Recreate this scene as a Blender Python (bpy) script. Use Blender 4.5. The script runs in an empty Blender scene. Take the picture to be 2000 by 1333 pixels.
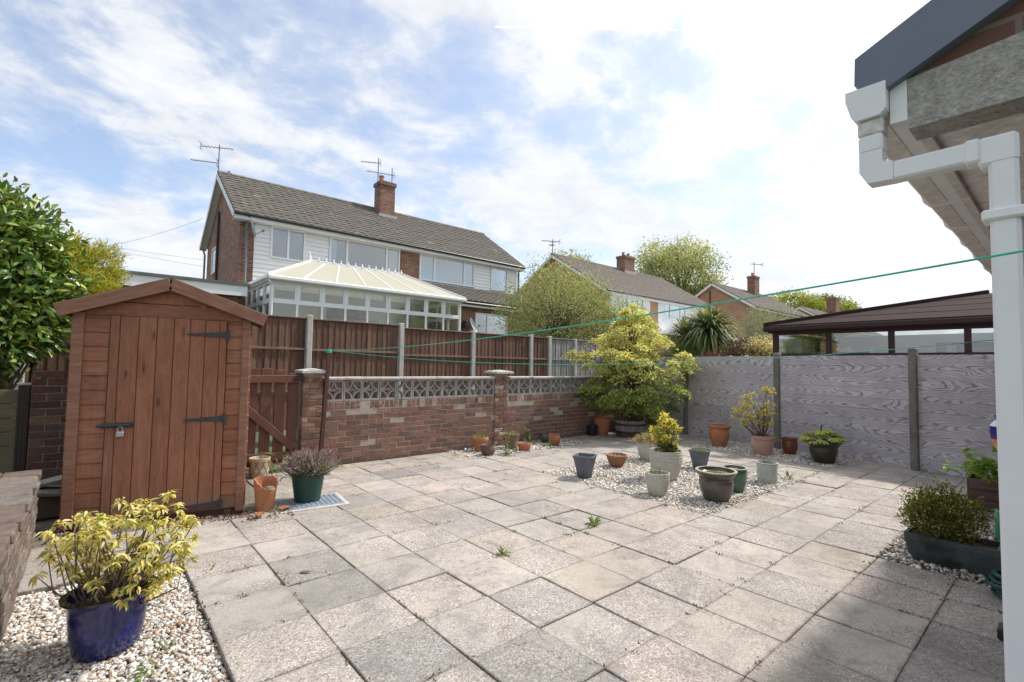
import bpy, math, random
import numpy as np
from mathutils import Matrix, Vector
sc = bpy.context.scene
rnd = random.Random(7)
R = math.radians
# ------------------------------------------------------------------ camera
CAM = Vector((-0.533, -2.841, 1.410))
YAW, PIT, ROL = R(40.59), R(2.859), R(0.937)
fw = Vector((math.sin(YAW)*math.cos(PIT), math.cos(YAW)*math.cos(PIT), math.sin(PIT)))
rt = Vector((math.cos(YAW), -math.sin(YAW), 0)); up = rt.cross(fw)
rt2 = rt*math.cos(ROL)+up*math.sin(ROL); up2 = -rt*math.sin(ROL)+up*math.cos(ROL)
cd = bpy.data.cameras.new('camera'); cam = bpy.data.objects.new('camera', cd)
sc.collection.objects.link(cam); sc.camera = cam
cam.matrix_world = Matrix(((rt2.x, up2.x, -fw.x, CAM.x), (rt2.y, up2.y, -fw.y, CAM.y), (rt2.z, up2.z, -fw.z, CAM.z), (0, 0, 0, 1)))
cd.sensor_width = 36; cd.lens = 36*951.1/2000; cd.clip_start = 0.05; cd.clip_end = 9000
# ------------------------------------------------------------------ sun and sky
SUN_EL = R(50); SUN_AZ = Vector((0.972, -0.235)).normalized()
SUND = Vector((SUN_AZ.x*math.cos(SUN_EL), SUN_AZ.y*math.cos(SUN_EL), math.sin(SUN_EL)))
sl = bpy.data.lights.new('sun', 'SUN'); sl.energy = 2.8; sl.angle = R(4); sl.color = (1, .95, .88)
so = bpy.data.objects.new('sun', sl); sc.collection.objects.link(so)
so.rotation_euler = SUND.to_track_quat('Z', 'Y').to_euler(); so.location = (0, 0, 30)
world = bpy.data.worlds.new('World'); sc.world = world; world.use_nodes = True
nt = world.node_tree; nt.nodes.clear()
def N(t, typ, **kw):
    n = t.nodes.new(typ)
    for k, v in kw.items():
        if k.startswith('i_'):
            n.inputs[int(k[2:]) if k[2:].isdigit() else k[2:].replace('_', ' ')].default_value = v
        else: setattr(n, k, v)
    return n
def math_(t, op, a, b=None, c=None, clamp=False):
    n = t.nodes.new('ShaderNodeMath'); n.operation = op; n.use_clamp = clamp
    for i, v in enumerate((a, b, c)):
        if v is None: continue
        if hasattr(v, 'is_linked') or hasattr(v, 'links'): t.links.new(v, n.inputs[i])
        else: n.inputs[i].default_value = v
    return n.outputs[0]
def mixc(t, fac, a, b, blend='MIX'):
    n = t.nodes.new('ShaderNodeMix'); n.data_type = 'RGBA'; n.blend_type = blend
    for s, v in ((n.inputs[0], fac), (n.inputs[6], a), (n.inputs[7], b)):
        if hasattr(v, 'links'): t.links.new(v, s)
        elif isinstance(v, (int, float)): s.default_value = v
        else: s.default_value = tuple(v)+((1,) if len(v) == 3 else ())
    return n.outputs[2]
def ramp(t, fac, stops, interp='LINEAR'):
    n = t.nodes.new('ShaderNodeValToRGB'); n.color_ramp.interpolation = interp
    e = n.color_ramp.elements
    while len(e) < len(stops): e.new(0.5)
    for k, (p, c) in enumerate(stops):
        e[k].position = p
        e[k].color = (c, c, c, 1) if isinstance(c, (int, float)) else tuple(c)+(1,)
    t.links.new(fac, n.inputs[0]); return n.outputs[0]
def noise(t, vec, scale, detail=4, rough=.55, dist=0.0):
    n = N(t, 'ShaderNodeTexNoise'); n.inputs['Scale'].default_value = scale; n.inputs['Detail'].default_value = detail
    n.inputs['Roughness'].default_value = rough; n.inputs['Distortion'].default_value = dist
    t.links.new(vec, n.inputs['Vector']); return n.outputs['Fac']
def vscale(t, vec, s, off=(0, 0, 0)):
    n = N(t, 'ShaderNodeMapping'); n.inputs['Scale'].default_value = s; n.inputs['Location'].default_value = off
    t.links.new(vec, n.inputs['Vector']); return n.outputs[0]
SKY_OFF = (40.2, 7.7)
sky = N(nt, 'ShaderNodeTexSky', sky_type='NISHITA'); sky.sun_disc = False
sky.sun_elevation = SUN_EL; sky.sun_rotation = math.atan2(SUN_AZ.x, SUN_AZ.y)
sky.air_density = 1.0; sky.dust_density = 1.2; sky.ozone_density = 1.2
geo = N(nt, 'ShaderNodeTexCoord'); dirv = geo.outputs['Generated']
sep = N(nt, 'ShaderNodeSeparateXYZ'); nt.links.new(dirv, sep.inputs[0])
zc = math_(nt, 'ADD', math_(nt, 'MAXIMUM', sep.outputs[2], 0.0), 0.24)
cmb = N(nt, 'ShaderNodeCombineXYZ')
nt.links.new(math_(nt, 'DIVIDE', sep.outputs[0], zc), cmb.inputs[0]); nt.links.new(math_(nt, 'DIVIDE', sep.outputs[1], zc), cmb.inputs[1])
cv = cmb.outputs[0]
dotn = N(nt, 'ShaderNodeVectorMath', operation='DOT_PRODUCT'); nt.links.new(dirv, dotn.inputs[0]); dotn.inputs[1].default_value = SUND
sunf = math_(nt, 'MAXIMUM', dotn.outputs['Value'], 0.0)
n1 = noise(nt, vscale(nt, cv, (1.15, 1.3, 1), (SKY_OFF[0], SKY_OFF[1], 0)), 1.25, 10, .6, .25)
n2 = noise(nt, vscale(nt, cv, (1, 1, 1), (7.3, 2.2, 0)), 5.5, 9, .62, .3)
cl = math_(nt, 'ADD', math_(nt, 'MULTIPLY', n1, .74), math_(nt, 'MULTIPLY', n2, .26))
glow = ramp(nt, sunf, [(.64, 0), (.80, .42), (.92, 1)])
cl = math_(nt, 'ADD', cl, math_(nt, 'MULTIPLY', glow, .20))
haze_low = math_(nt, 'SUBTRACT', 1.0, math_(nt, 'MULTIPLY', sep.outputs[2], 3.2), clamp=True)
cl = math_(nt, 'ADD', cl, math_(nt, 'MULTIPLY', haze_low, .04))
cov = ramp(nt, cl, [(.42, .02), (.475, .28), (.53, .80), (.59, 1.0)])
cloud_b = math_(nt, 'ADD', math_(nt, 'ADD', 4.5, math_(nt, 'MULTIPLY', n2, 2.6)), math_(nt, 'MULTIPLY', glow, 3.2))
cb = N(nt, 'ShaderNodeCombineColor')
for k, s in enumerate((.985, 1.0, 1.025)): nt.links.new(math_(nt, 'MULTIPLY', cloud_b, s), cb.inputs[k])
skyb = mixc(nt, 1.0, sky.outputs[0], (1.30, 1.27, 1.28), 'MULTIPLY')
skyb = mixc(nt, ramp(nt, sunf, [(.1, .14), (.8, .30)]), skyb, (5.6, 6.1, 6.8))
skyc = mixc(nt, cov, skyb, cb.outputs[0])
bg = N(nt, 'ShaderNodeBackground'); bg.inputs['Strength'].default_value = 0.10
nt.links.new(skyc, bg.inputs['Color']); wo = N(nt, 'ShaderNodeOutputWorld'); nt.links.new(bg.outputs[0], wo.inputs['Surface'])
sc.view_settings.view_transform = 'Standard'; sc.view_settings.look = 'None'
sc.view_settings.exposure = 0.74; sc.view_settings.gamma = 1.0; sc.view_settings.use_curve_mapping = False
sc.cycles.use_denoising = True; sc.cycles.max_bounces = 6; sc.cycles.transparent_max_bounces = 24

# ------------------------------------------------------------------ mesh helpers
COL = sc.collection
WM = {}
def tag(o, label=None, cat=None, group=None, kind=None):
    if label: o['label'] = label
    if cat: o['category'] = cat
    if group: o['group'] = group
    if kind: o['kind'] = kind
    return o
def thing(name, loc, label, cat, group=None, rz=0.0):
    o = bpy.data.objects.new(name, None); COL.objects.link(o); o.empty_display_size = .1
    m = Matrix.Translation(Vector(loc)) @ Matrix.Rotation(rz, 4, 'Z'); o.matrix_basis = m; WM[o.name] = m
    return tag(o, label, cat, group)
def put(name, mesh, parent=None, M=None, mat=None):
    o = bpy.data.objects.new(name, mesh); COL.objects.link(o); M = M or Matrix()
    WM[o.name] = M.copy()
    if parent is not None:
        o.parent = parent; o.matrix_basis = WM[parent.name].inverted() @ M
    else: o.matrix_basis = M
    if mat is not None and not mesh.materials: mesh.materials.append(mat)
    return o
def frame(org, ex, ey, ez=None):
    ex = Vector(ex).normalized(); ey = Vector(ey); ey = (ey-ex*ey.dot(ex)).normalized(); ez = ex.cross(ey)
    return Matrix(((ex.x, ey.x, ez.x, org[0]), (ex.y, ey.y, ez.y, org[1]), (ex.z, ey.z, ez.z, org[2]), (0, 0, 0, 1)))
BOXC = {}
CH_F = None
def cham_mesh(dx, dy, dz, b, mat, key=None, jit=0.0, seed=0):
    """chamfered box centred on the origin; 24 verts"""
    k = (round(dx, 4), round(dy, 4), round(dz, 4), round(b, 4), mat.name if mat else None, key)
    if k in BOXC: return BOXC[k]
    v = []; idx = {}
    h = (dx/2, dy/2, dz/2); rr = random.Random(seed)
    for s in [(x, y, z) for x in (-1, 1) for y in (-1, 1) for z in (-1, 1)]:
        j = [rr.uniform(-jit, jit) for _ in range(3)]
        for a in range(3):
            p = [s[i]*(h[i] if i == a else h[i]-b)+j[i] for i in range(3)]
            idx[(s, a)] = len(v); v.append(p)
    f = []
    def quad(a, b_, c, d): f.append((a, b_, c, d))
    for a in range(3):
        o1, o2 = (a+1) % 3, (a+2) % 3
        for sg in (-1, 1):
            def S(u, w):
                q = [0, 0, 0]; q[a] = sg; q[o1] = u; q[o2] = w; return idx[(tuple(q), a)]
            q = [S(-1, -1), S(1, -1), S(1, 1), S(-1, 1)]
            f.append(tuple(q if sg > 0 else q[::-1]))
    for a in range(3):   # edges parallel to axis a
        o1, o2 = (a+1) % 3, (a+2) % 3
        for s1 in (-1, 1):
            for s2 in (-1, 1):
                def S(t, ax):
                    q = [0, 0, 0]; q[a] = t; q[o1] = s1; q[o2] = s2; return idx[(tuple(q), ax)]
                q = [S(-1, o1), S(1, o1), S(1, o2), S(-1, o2)]
                f.append(tuple(q if s1*s2 < 0 else q[::-1]))
    for s in [(x, y, z) for x in (-1, 1) for y in (-1, 1) for z in (-1, 1)]:
        q = [idx[(s, 0)], idx[(s, 1)], idx[(s, 2)]]
        f.append(tuple(q if s[0]*s[1]*s[2] > 0 else q[::-1]))
    me = bpy.data.meshes.new('piece'); me.from_pydata(v, [], f)
    if mat: me.materials.append(mat)
    BOXC[k] = me; return me
def box(name, parent, mat, lo, hi, b=.004, M=None):
    """axis-aligned box lo..hi (in M's frame, world by default) as an object centred on itself"""
    lo = Vector(lo); hi = Vector(hi); d = hi-lo
    b = min(b, min(d)*.3)
    me = cham_mesh(d.x, d.y, d.z, b, mat)
    T = Matrix.Translation((lo+hi)/2)
    return put(name, me, parent, (M @ T) if M else T)
def bar(name, parent, mat, p, q, w, t, upv=(0, 0, 1), b=.004):
    """plank from p to q; w = width along upv, t = thickness"""
    p = Vector(p); q = Vector(q); e = q-p
    M = frame((p+q)/2, e, upv)
    return put(name, cham_mesh(e.length, w, t, min(b, .3*min(w, t)), mat), parent, M)
class MB:
    def __init__(s): s.v = []; s.f = []
    def add(s, v, f):
        o = len(s.v); s.v += [tuple(p) for p in v]; s.f += [tuple(i+o for i in q) for q in f]
    def box(s, lo, hi, M=None):
        v = [Vector((x, y, z)) for x in (lo[0], hi[0]) for y in (lo[1], hi[1]) for z in (lo[2], hi[2])]
        if M: v = [M @ p for p in v]
        s.add(v, [(0, 1, 3, 2), (4, 6, 7, 5), (0, 4, 5, 1), (2, 3, 7, 6), (0, 2, 6, 4), (1, 5, 7, 3)])
    def bar(s, p, q, w, t, upv=(0, 0, 1)):
        p = Vector(p); q = Vector(q); L = (q-p).length
        s.box((-L/2, -w/2, -t/2), (L/2, w/2, t/2), frame((p+q)/2, q-p, upv))
    def tube(s, pts, rad, seg=6, caps=True):
        pts = [Vector(p) for p in pts]; n = len(pts)
        if not hasattr(rad, '__len__'): rad = [rad]*n
        v = []; ref = Vector((0.13, .21, 1)).normalized()
        for i, p in enumerate(pts):
            t = (pts[min(i+1, n-1)]-pts[max(i-1, 0)])
            t = t.normalized() if t.length > 1e-9 else Vector((0, 0, 1))
            r_ = ref if abs(t.dot(ref)) < .95 else Vector((1, 0, 0))
            a = t.cross(r_).normalized(); b = t.cross(a)
            for k in range(seg):
                th = 2*math.pi*k/seg; v.append(p+(a*math.cos(th)+b*math.sin(th))*rad[i])
        f = [(i*seg+k, i*seg+(k+1) % seg, (i+1)*seg+(k+1) % seg, (i+1)*seg+k) for i in range(n-1) for k in range(seg)]
        if caps: f += [tuple(range(seg))[::-1], tuple((n-1)*seg+k for k in range(seg))]
        s.add(v, f)
    def lathe(s, prof, c=(0, 0, 0), seg=28, sx=1.0, sy=1.0, rib=None, caps=True):
        v = []; n = len(prof)
        for i, (r, z) in enumerate(prof):
            for k in range(seg):
                th = 2*math.pi*k/seg; rr = r*(1+(rib(th, z) if rib else 0))
                v.append((c[0]+rr*math.cos(th)*sx, c[1]+rr*math.sin(th)*sy, c[2]+z))
        f = [(i*seg+k, i*seg+(k+1) % seg, (i+1)*seg+(k+1) % seg, (i+1)*seg+k) for i in range(n-1) for k in range(seg)]
        if caps: f.append(tuple(range(seg))[::-1]); f.append(tuple((n-1)*seg+k for k in range(seg)))
        s.add(v, f)
    def prism(s, poly, a, b):
        """poly: list of points (Vector) ; extruded from offset a to offset b (Vectors)"""
        n = len(poly); a = Vector(a); b = Vector(b)
        v = [Vector(p)+a for p in poly]+[Vector(p)+b for p in poly]
        s.add(v, [tuple(range(n))[::-1], tuple(range(n, 2*n))]+[(k, (k+1) % n, n+(k+1) % n, n+k) for k in range(n)])
    def build(s, name, mat, parent=None, M=None, smooth=False, fix=True):
        me = bpy.data.meshes.new(name); me.from_pydata(s.v, [], s.f)
        if fix:
            import bmesh
            bm = bmesh.new(); bm.from_mesh(me); bmesh.ops.recalc_face_normals(bm, faces=bm.faces); bm.to_mesh(me); bm.free()
        if mat: me.materials.append(mat)
        if smooth:
            me.polygons.foreach_set('use_smooth', [True]*len(me.polygons))
            me.set_sharp_from_angle(angle=R(smooth if smooth is not True else 40))
        return put(name, me, parent, M)
def np_mesh(name, v, f, mat, cols=None, parent=None, smooth=False):
    """v (n,3) f (m,3|4) arrays, cols (n,3)"""
    me = bpy.data.meshes.new(name); v = np.asarray(v, np.float32); f = np.asarray(f, np.int32)
    me.vertices.add(len(v)); me.vertices.foreach_set('co', v.ravel())
    k = f.shape[1]; me.loops.add(f.size); me.loops.foreach_set('vertex_index', f.ravel())
    me.polygons.add(len(f)); me.polygons.foreach_set('loop_start', np.arange(0, f.size, k, dtype=np.int32))
    if smooth: me.polygons.foreach_set('use_smooth', np.ones(len(f), bool))
    if cols is not None:
        a = me.color_attributes.new('Col', 'FLOAT_COLOR', 'POINT')
        c = np.ones((len(v), 4), np.float32); c[:, :3] = cols; a.data.foreach_set('color', c.ravel())
    me.update(calc_edges=True); me.validate()
    if mat: me.materials.append(mat)
    return put(name, me, parent)
rng = np.random.default_rng(11)
def unit(a): return a/np.maximum(np.linalg.norm(a, axis=-1, keepdims=True), 1e-9)
def leaf_mesh(name, pos, d, nrm, L, W, cols, mat, parent=None, fold=.18, curl=.15, six=False):
    """one folded leaf per row: grows from pos along d, face normal nrm"""
    n = len(pos); d = unit(d); s = unit(np.cross(d, nrm)); u = np.cross(s, d)
    L = np.broadcast_to(np.asarray(L, float), (n,))[:, None]; W = np.broadcast_to(np.asarray(W, float), (n,))[:, None]
    if not six:
        V = np.stack([pos, pos+d*L*.5+s*W*.5+u*W*fold, pos+d*L-u*L*curl, pos+d*L*.5-s*W*.5+u*W*fold], 1)
        F = (np.arange(n)[:, None, None]*4+np.array([[0, 1, 2], [0, 2, 3]])).reshape(-1, 3); k = 4
    else:
        m1 = pos+d*L*.34; m2 = pos+d*L*.7-u*L*curl*.45
        V = np.stack([pos, m1+s*W*.5+u*W*fold, m1-s*W*.5+u*W*fold, m1, m2+s*W*.36+u*W*fold*.7, m2-s*W*.36+u*W*fold*.7, m2, pos+d*L-u*L*curl*1.1], 1)
        q = np.array([[0, 1, 3], [0, 3, 2], [1, 4, 6], [1, 6, 3], [3, 6, 5], [3, 5, 2], [4, 7, 6], [6, 7, 5]])
        F = (np.arange(n)[:, None, None]*8+q).reshape(-1, 3); k = 8
    C = np.repeat(np.asarray(cols, np.float32), k, 0)
    return np_mesh(name, V.reshape(-1, 3), F, mat, C, parent)
def rdir(n):
    a = rng.normal(size=(n, 3)); return unit(a)
def jitcol(base, n, v=.18, h=.06):
    base = np.asarray(base, float)
    if base.ndim == 1: base = np.repeat(base[None], n, 0)
    return np.clip(base*(1+rng.normal(0, v, (n, 1)))*(1+rng.normal(0, h, (n, 3))), .003, .95)
# ------------------------------------------------------------------ materials
def newmat(name):
    m = bpy.data.materials.new(name); m.use_nodes = True; t = m.node_tree; t.nodes.clear()
    o = N(t, 'ShaderNodeOutputMaterial'); b = N(t, 'ShaderNodeBsdfPrincipled'); t.links.new(b.outputs[0], o.inputs[0])
    return m, t, b
def objc(t): return N(t, 'ShaderNodeTexCoord').outputs['Object']
def wpos(t): return N(t, 'ShaderNodeNewGeometry').outputs['Position']
def orand(t): return N(t, 'ShaderNodeObjectInfo').outputs['Random']
def bump(t, b, h, st, dist=.01):
    n = N(t, 'ShaderNodeBump'); n.inputs['Strength'].default_value = st; n.inputs['Distance'].default_value = dist
    t.links.new(h, n.inputs['Height']); t.links.new(n.outputs[0], b.inputs['Normal'])
def grit(name, c1, c2, scale=8, rough=.8, bs=.3, bd=.004, orv=.0, fine=60, spec=.4, c3=None, c3at=.62, world=True, stretch=(1, 1, 1), metal=0, coat=0):
    m, t, b = newmat(name); v = wpos(t) if world else objc(t)
    v = vscale(t, v, stretch)
    a = noise(t, v, scale, 6, .6); c = mixc(t, ramp(t, a, [(.3, 0), (.7, 1)]), c1, c2)
    f = noise(t, v, fine, 3, .6)
    c = mixc(t, .5, c, ramp(t, f, [(.3, .55), (.7, 1.35)]), 'MULTIPLY') if fine else c
    if c3 is not None:
        g = noise(t, v, scale*.45, 5, .65); c = mixc(t, ramp(t, g, [(c3at, 0), (c3at+.1, 1)]), c, c3)
    if orv: c = mixc(t, 1.0, c, ramp(t, orand(t), [(0, 1-orv), (1, 1+orv)]), 'MULTIPLY')
    t.links.new(c, b.inputs['Base Color']); b.inputs['Roughness'].default_value = rough; b.inputs['Specular IOR Level'].default_value = spec
    b.inputs['Metallic'].default_value = metal; b.inputs['Coat Weight'].default_value = coat; b.inputs['Coat Roughness'].default_value = .12
    if bs: bump(t, b, f, bs, bd)
    return m
def wood(name, c1, c2, rough=.75, orv=.12, pale=None, sc_=1.0, bs=.35, splash=False):
    m, t, b = newmat(name); v = objc(t); r = orand(t)
    off = N(t, 'ShaderNodeVectorMath', operation='ADD'); cx = N(t, 'ShaderNodeCombineXYZ')
    t.links.new(math_(t, 'MULTIPLY', r, 37.0), cx.inputs[0]); t.links.new(math_(t, 'MULTIPLY', r, 11.0), cx.inputs[1])
    t.links.new(v, off.inputs[0]); t.links.new(cx.outputs[0], off.inputs[1]); v = off.outputs[0]
    g = noise(t, vscale(t, v, (1.6*sc_, 34*sc_, 34*sc_)), 2.2, 5, .6, .6)
    k = noise(t, vscale(t, v, (3*sc_, 9*sc_, 9*sc_)), 1.6, 4, .6, 1.2)
    c = mixc(t, ramp(t, g, [(.3, 0), (.7, 1)]), c1, c2)
    c = mixc(t, .6, c, ramp(t, k, [(.25, .62), (.75, 1.3)]), 'MULTIPLY')
    kn = N(t, 'ShaderNodeTexVoronoi'); kn.inputs['Scale'].default_value = 1.0; t.links.new(vscale(t, v, (2.2*sc_, 7.5*sc_, 7.5*sc_)), kn.inputs['Vector'])
    c = mixc(t, ramp(t, kn.outputs['Distance'], [(.05, .75), (.13, 0)]), c, tuple(q*.38 for q in c1))
    if pale is not None:
        fk = noise(t, vscale(t, v, (9, 26, 26)), 2.4, 3, .6); c = mixc(t, ramp(t, fk, [(.70, 0), (.73, .75)]), c, pale)
        w = noise(t, vscale(t, v, (4, 16, 16)), 3.0, 6, .7, .8); c = mixc(t, ramp(t, w, [(.66, 0), (.74, .8)]), c, pale)
    c = mixc(t, 1.0, c, ramp(t, r, [(0, 1-orv), (1, 1+orv)]), 'MULTIPLY')
    if splash:      # rain-splashed soil on the lowest boards, faded streaks higher up
        pz = N(t, 'ShaderNodeSeparateXYZ'); wp = wpos(t); t.links.new(wp, pz.inputs[0])
        sp_ = math_(t, 'ADD', pz.outputs[2], math_(t, 'MULTIPLY', math_(t, 'SUBTRACT', noise(t, wp, 11, 5, .7), .5), .5)); c = mixc(t, ramp(t, sp_, [(.05, .6), (.26, 0)]), c, (.17, .135, .10))
        fd = noise(t, vscale(t, wp, (9, 9, .8)), 1.0, 5, .65); c = mixc(t, ramp(t, fd, [(.55, 0), (.75, .4)]), c, (.36, .21, .14))
    t.links.new(c, b.inputs['Base Color']); b.inputs['Roughness'].default_value = rough; b.inputs['Specular IOR Level'].default_value = .3
    bump(t, b, g, bs, .003); return m
def attr_leaf(name, trans=.35, rough=.5, spec=.35):
    m, t, b = newmat(name); a = N(t, 'ShaderNodeVertexColor', layer_name='Col')
    t.links.new(a.outputs[0], b.inputs['Base Color']); b.inputs['Roughness'].default_value = rough; b.inputs['Specular IOR Level'].default_value = spec
    tr = N(t, 'ShaderNodeBsdfTranslucent'); t.links.new(mixc(t, 1, a.outputs[0], (1.25, 1.2, .7), 'MULTIPLY'), tr.inputs[0])
    mx = N(t, 'ShaderNodeMixShader'); mx.inputs[0].default_value = trans
    t.links.new(b.outputs[0], mx.inputs[1]); t.links.new(tr.outputs[0], mx.inputs[2])
    t.links.new(mx.outputs[0], [n for n in t.nodes if n.type == 'OUTPUT_MATERIAL'][0].inputs[0]); return m
def attr_mat(name, rough=.7, spec=.4):
    m, t, b = newmat(name); a = N(t, 'ShaderNodeVertexColor', layer_name='Col')
    f = noise(t, wpos(t), 180, 2); c = mixc(t, .6, a.outputs[0], ramp(t, f, [(.3, .7), (.7, 1.2)]), 'MULTIPLY')
    t.links.new(c, b.inputs['Base Color']); b.inputs['Roughness'].default_value = rough; b.inputs['Specular IOR Level'].default_value = spec; return m
def glassy(name, tint=(.9, .95, 1), refl=.28, rough=.02, gcol=(1, 1, 1)):
    m, t, b = newmat(name); o = [n for n in t.nodes if n.type == 'OUTPUT_MATERIAL'][0]; t.nodes.remove(b)
    tr = N(t, 'ShaderNodeBsdfTransparent'); tr.inputs[0].default_value = (*tint, 1)
    gl = N(t, 'ShaderNodeBsdfGlossy'); gl.inputs['Roughness'].default_value = rough; gl.inputs[0].default_value = (*gcol, 1)
    lw = N(t, 'ShaderNodeLayerWeight'); lw.inputs[0].default_value = .35
    mx = N(t, 'ShaderNodeMixShader'); t.links.new(math_(t, 'ADD', refl, math_(t, 'MULTIPLY', lw.outputs['Fresnel'], .6), clamp=True), mx.inputs[0])
    t.links.new(tr.outputs[0], mx.inputs[1]); t.links.new(gl.outputs[0], mx.inputs[2]); t.links.new(mx.outputs[0], o.inputs[0]); return m

def slab_mat():
    m, t, b = newmat('concrete_paving'); v = wpos(t); r = orand(t)
    vo = N(t, 'ShaderNodeTexVoronoi'); vo.inputs['Scale'].default_value = 120; t.links.new(v, vo.inputs['Vector'])
    sepc = N(t, 'ShaderNodeSeparateColor'); t.links.new(vo.outputs['Color'], sepc.inputs[0])
    agg = ramp(t, sepc.outputs[0], [(0, (.21, .19, .17)), (.2, (.355, .322, .295)), (.55, (.435, .397, .367)), (.8, (.51, .477, .45)), (1, (.62, .595, .57))])
    agg = mixc(t, ramp(t, vo.outputs['Distance'], [(.35, 0), (.75, .55)]), agg, (.22, .19, .17))
    smooth = mixc(t, noise(t, v, 9, 5), (.42, .385, .345), (.49, .452, .408))
    fine = noise(t, v, 210, 2, .6)
    smooth = mixc(t, .5, smooth, ramp(t, fine, [(.3, .6), (.7, 1.35)]), 'MULTIPLY')
    wv = N(t, 'ShaderNodeVectorMath', operation='ADD'); cx = N(t, 'ShaderNodeCombineXYZ')
    t.links.new(math_(t, 'MULTIPLY', r, 9.0), cx.inputs[2]); t.links.new(v, wv.inputs[0]); t.links.new(cx.outputs[0], wv.inputs[1])
    wear = noise(t, wv.outputs[0], 2.6, 5, .6, .5)
    wfac = math_(t, 'ADD', wear, math_(t, 'MULTIPLY', math_(t, 'SUBTRACT', r, .5), .34))
    c = mixc(t, ramp(t, wfac, [(.46, 0), (.66, .7)]), agg, smooth)
    tint = ramp(t, math_(t, 'FRACT', math_(t, 'MULTIPLY', r, 7.31)), [(0, (1.0, .95, .93)), (.2, (1.06, 1.04, 1.02)), (.4, (1.0, .99, .98)), (.52, (1.05, .98, .95)), (.64, (1.0, .96, .90)), (.78, (.97, .97, .96)), (.93, (.90, .90, .90)), (1, (.72, .73, .74))])
    c = mixc(t, 1, c, tint, 'MULTIPLY')
    st = noise(t, wv.outputs[0], 3.7, 6, .68, .8); c = mixc(t, ramp(t, st, [(.47, 0), (.72, .62)]), c, (.17, .162, .15))
    big = noise(t, v, .8, 4, .6); c = mixc(t, .7, c, ramp(t, big, [(.3, .70), (.7, 1.2)]), 'MULTIPLY')
    lich = noise(t, v, 5.5, 6, .7); c = mixc(t, ramp(t, lich, [(.66, 0), (.75, .45)]), c, (.30, .29, .17))
    # grime gathers along the slab's own edges
    oc = N(t, 'ShaderNodeSeparateXYZ'); t.links.new(objc(t), oc.inputs[0])
    ed = math_(t, 'MAXIMUM', math_(t, 'ABSOLUTE', oc.outputs[0]), math_(t, 'ABSOLUTE', oc.outputs[1]))
    en = math_(t, 'ADD', ed, math_(t, 'MULTIPLY', math_(t, 'SUBTRACT', noise(t, v, 14, 4, .7), .5), .07))
    c = mixc(t, ramp(t, en, [(.209, 0), (.226, .55)]), c, (.15, .135, .115))
    vm = N(t, 'ShaderNodeTexVoronoi', feature='DISTANCE_TO_EDGE'); vm.inputs['Scale'].default_value = 2.3
    dv = N(t, 'ShaderNodeVectorMath', operation='ADD'); nn = N(t, 'ShaderNodeTexNoise'); nn.inputs['Scale'].default_value = 5; t.links.new(v, nn.inputs['Vector'])
    t.links.new(wv.outputs[0], dv.inputs[0]); t.links.new(nn.outputs['Color'], dv.inputs[1]); t.links.new(dv.outputs[0], vm.inputs['Vector'])
    crk = math_(t, 'MULTIPLY', ramp(t, vm.outputs['Distance'], [(0, 1), (.010, 0)]), ramp(t, noise(t, v, 1.1, 3), [(.53, 0), (.58, .75)]))
    c = mixc(t, crk, c, (.07, .06, .05))
    t.links.new(c, b.inputs['Base Color']); b.inputs['Roughness'].default_value = .88; b.inputs['Specular IOR Level'].default_value = .25
    h = math_(t, 'ADD', math_(t, 'MULTIPLY', vo.outputs['Distance'], -1.0), math_(t, 'MULTIPLY', fine, .5)); bump(t, b, h, .55, .004)
    return m
def brick_piece(name, stops, orv_noise=.5, rough=.88, spall=False):
    m, t, b = newmat(name); r = orand(t); v = wpos(t)
    c = ramp(t, r, stops)
    a = noise(t, v, 16, 6, .65); c = mixc(t, orv_noise, c, ramp(t, a, [(.25, .5), (.75, 1.5)]), 'MULTIPLY')
    f = noise(t, v, 120, 3, .7); c = mixc(t, .5, c, ramp(t, f, [(.3, .65), (.7, 1.3)]), 'MULTIPLY')
    w = noise(t, v, 7, 6, .7); c = mixc(t, ramp(t, w, [(.66, 0), (.76, .5)]), c, (.38, .33, .30))
    if spall:
        p = N(t, 'ShaderNodeSeparateXYZ'); t.links.new(v, p.inputs[0])
        sv = noise(t, vscale(t, v, (1, 1, 2.2)), 5.2, 7, .72, .6)
        sv = math_(t, 'ADD', sv, math_(t, 'MULTIPLY', math_(t, 'SUBTRACT', p.outputs[2], .62), .22))
        sc2 = mixc(t, noise(t, v, 11, 3), (.30, .165, .115), (.40, .29, .245))
        c = mixc(t, ramp(t, sv, [(.612, 0), (.645, .8)]), c, sc2)
    t.links.new(c, b.inputs['Base Color']); b.inputs['Roughness'].default_value = rough; b.inputs['Specular IOR Level'].default_value = .25
    bump(t, b, math_(t, 'ADD', a, math_(t, 'MULTIPLY', f, .4)), .55, .006); return m
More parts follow.
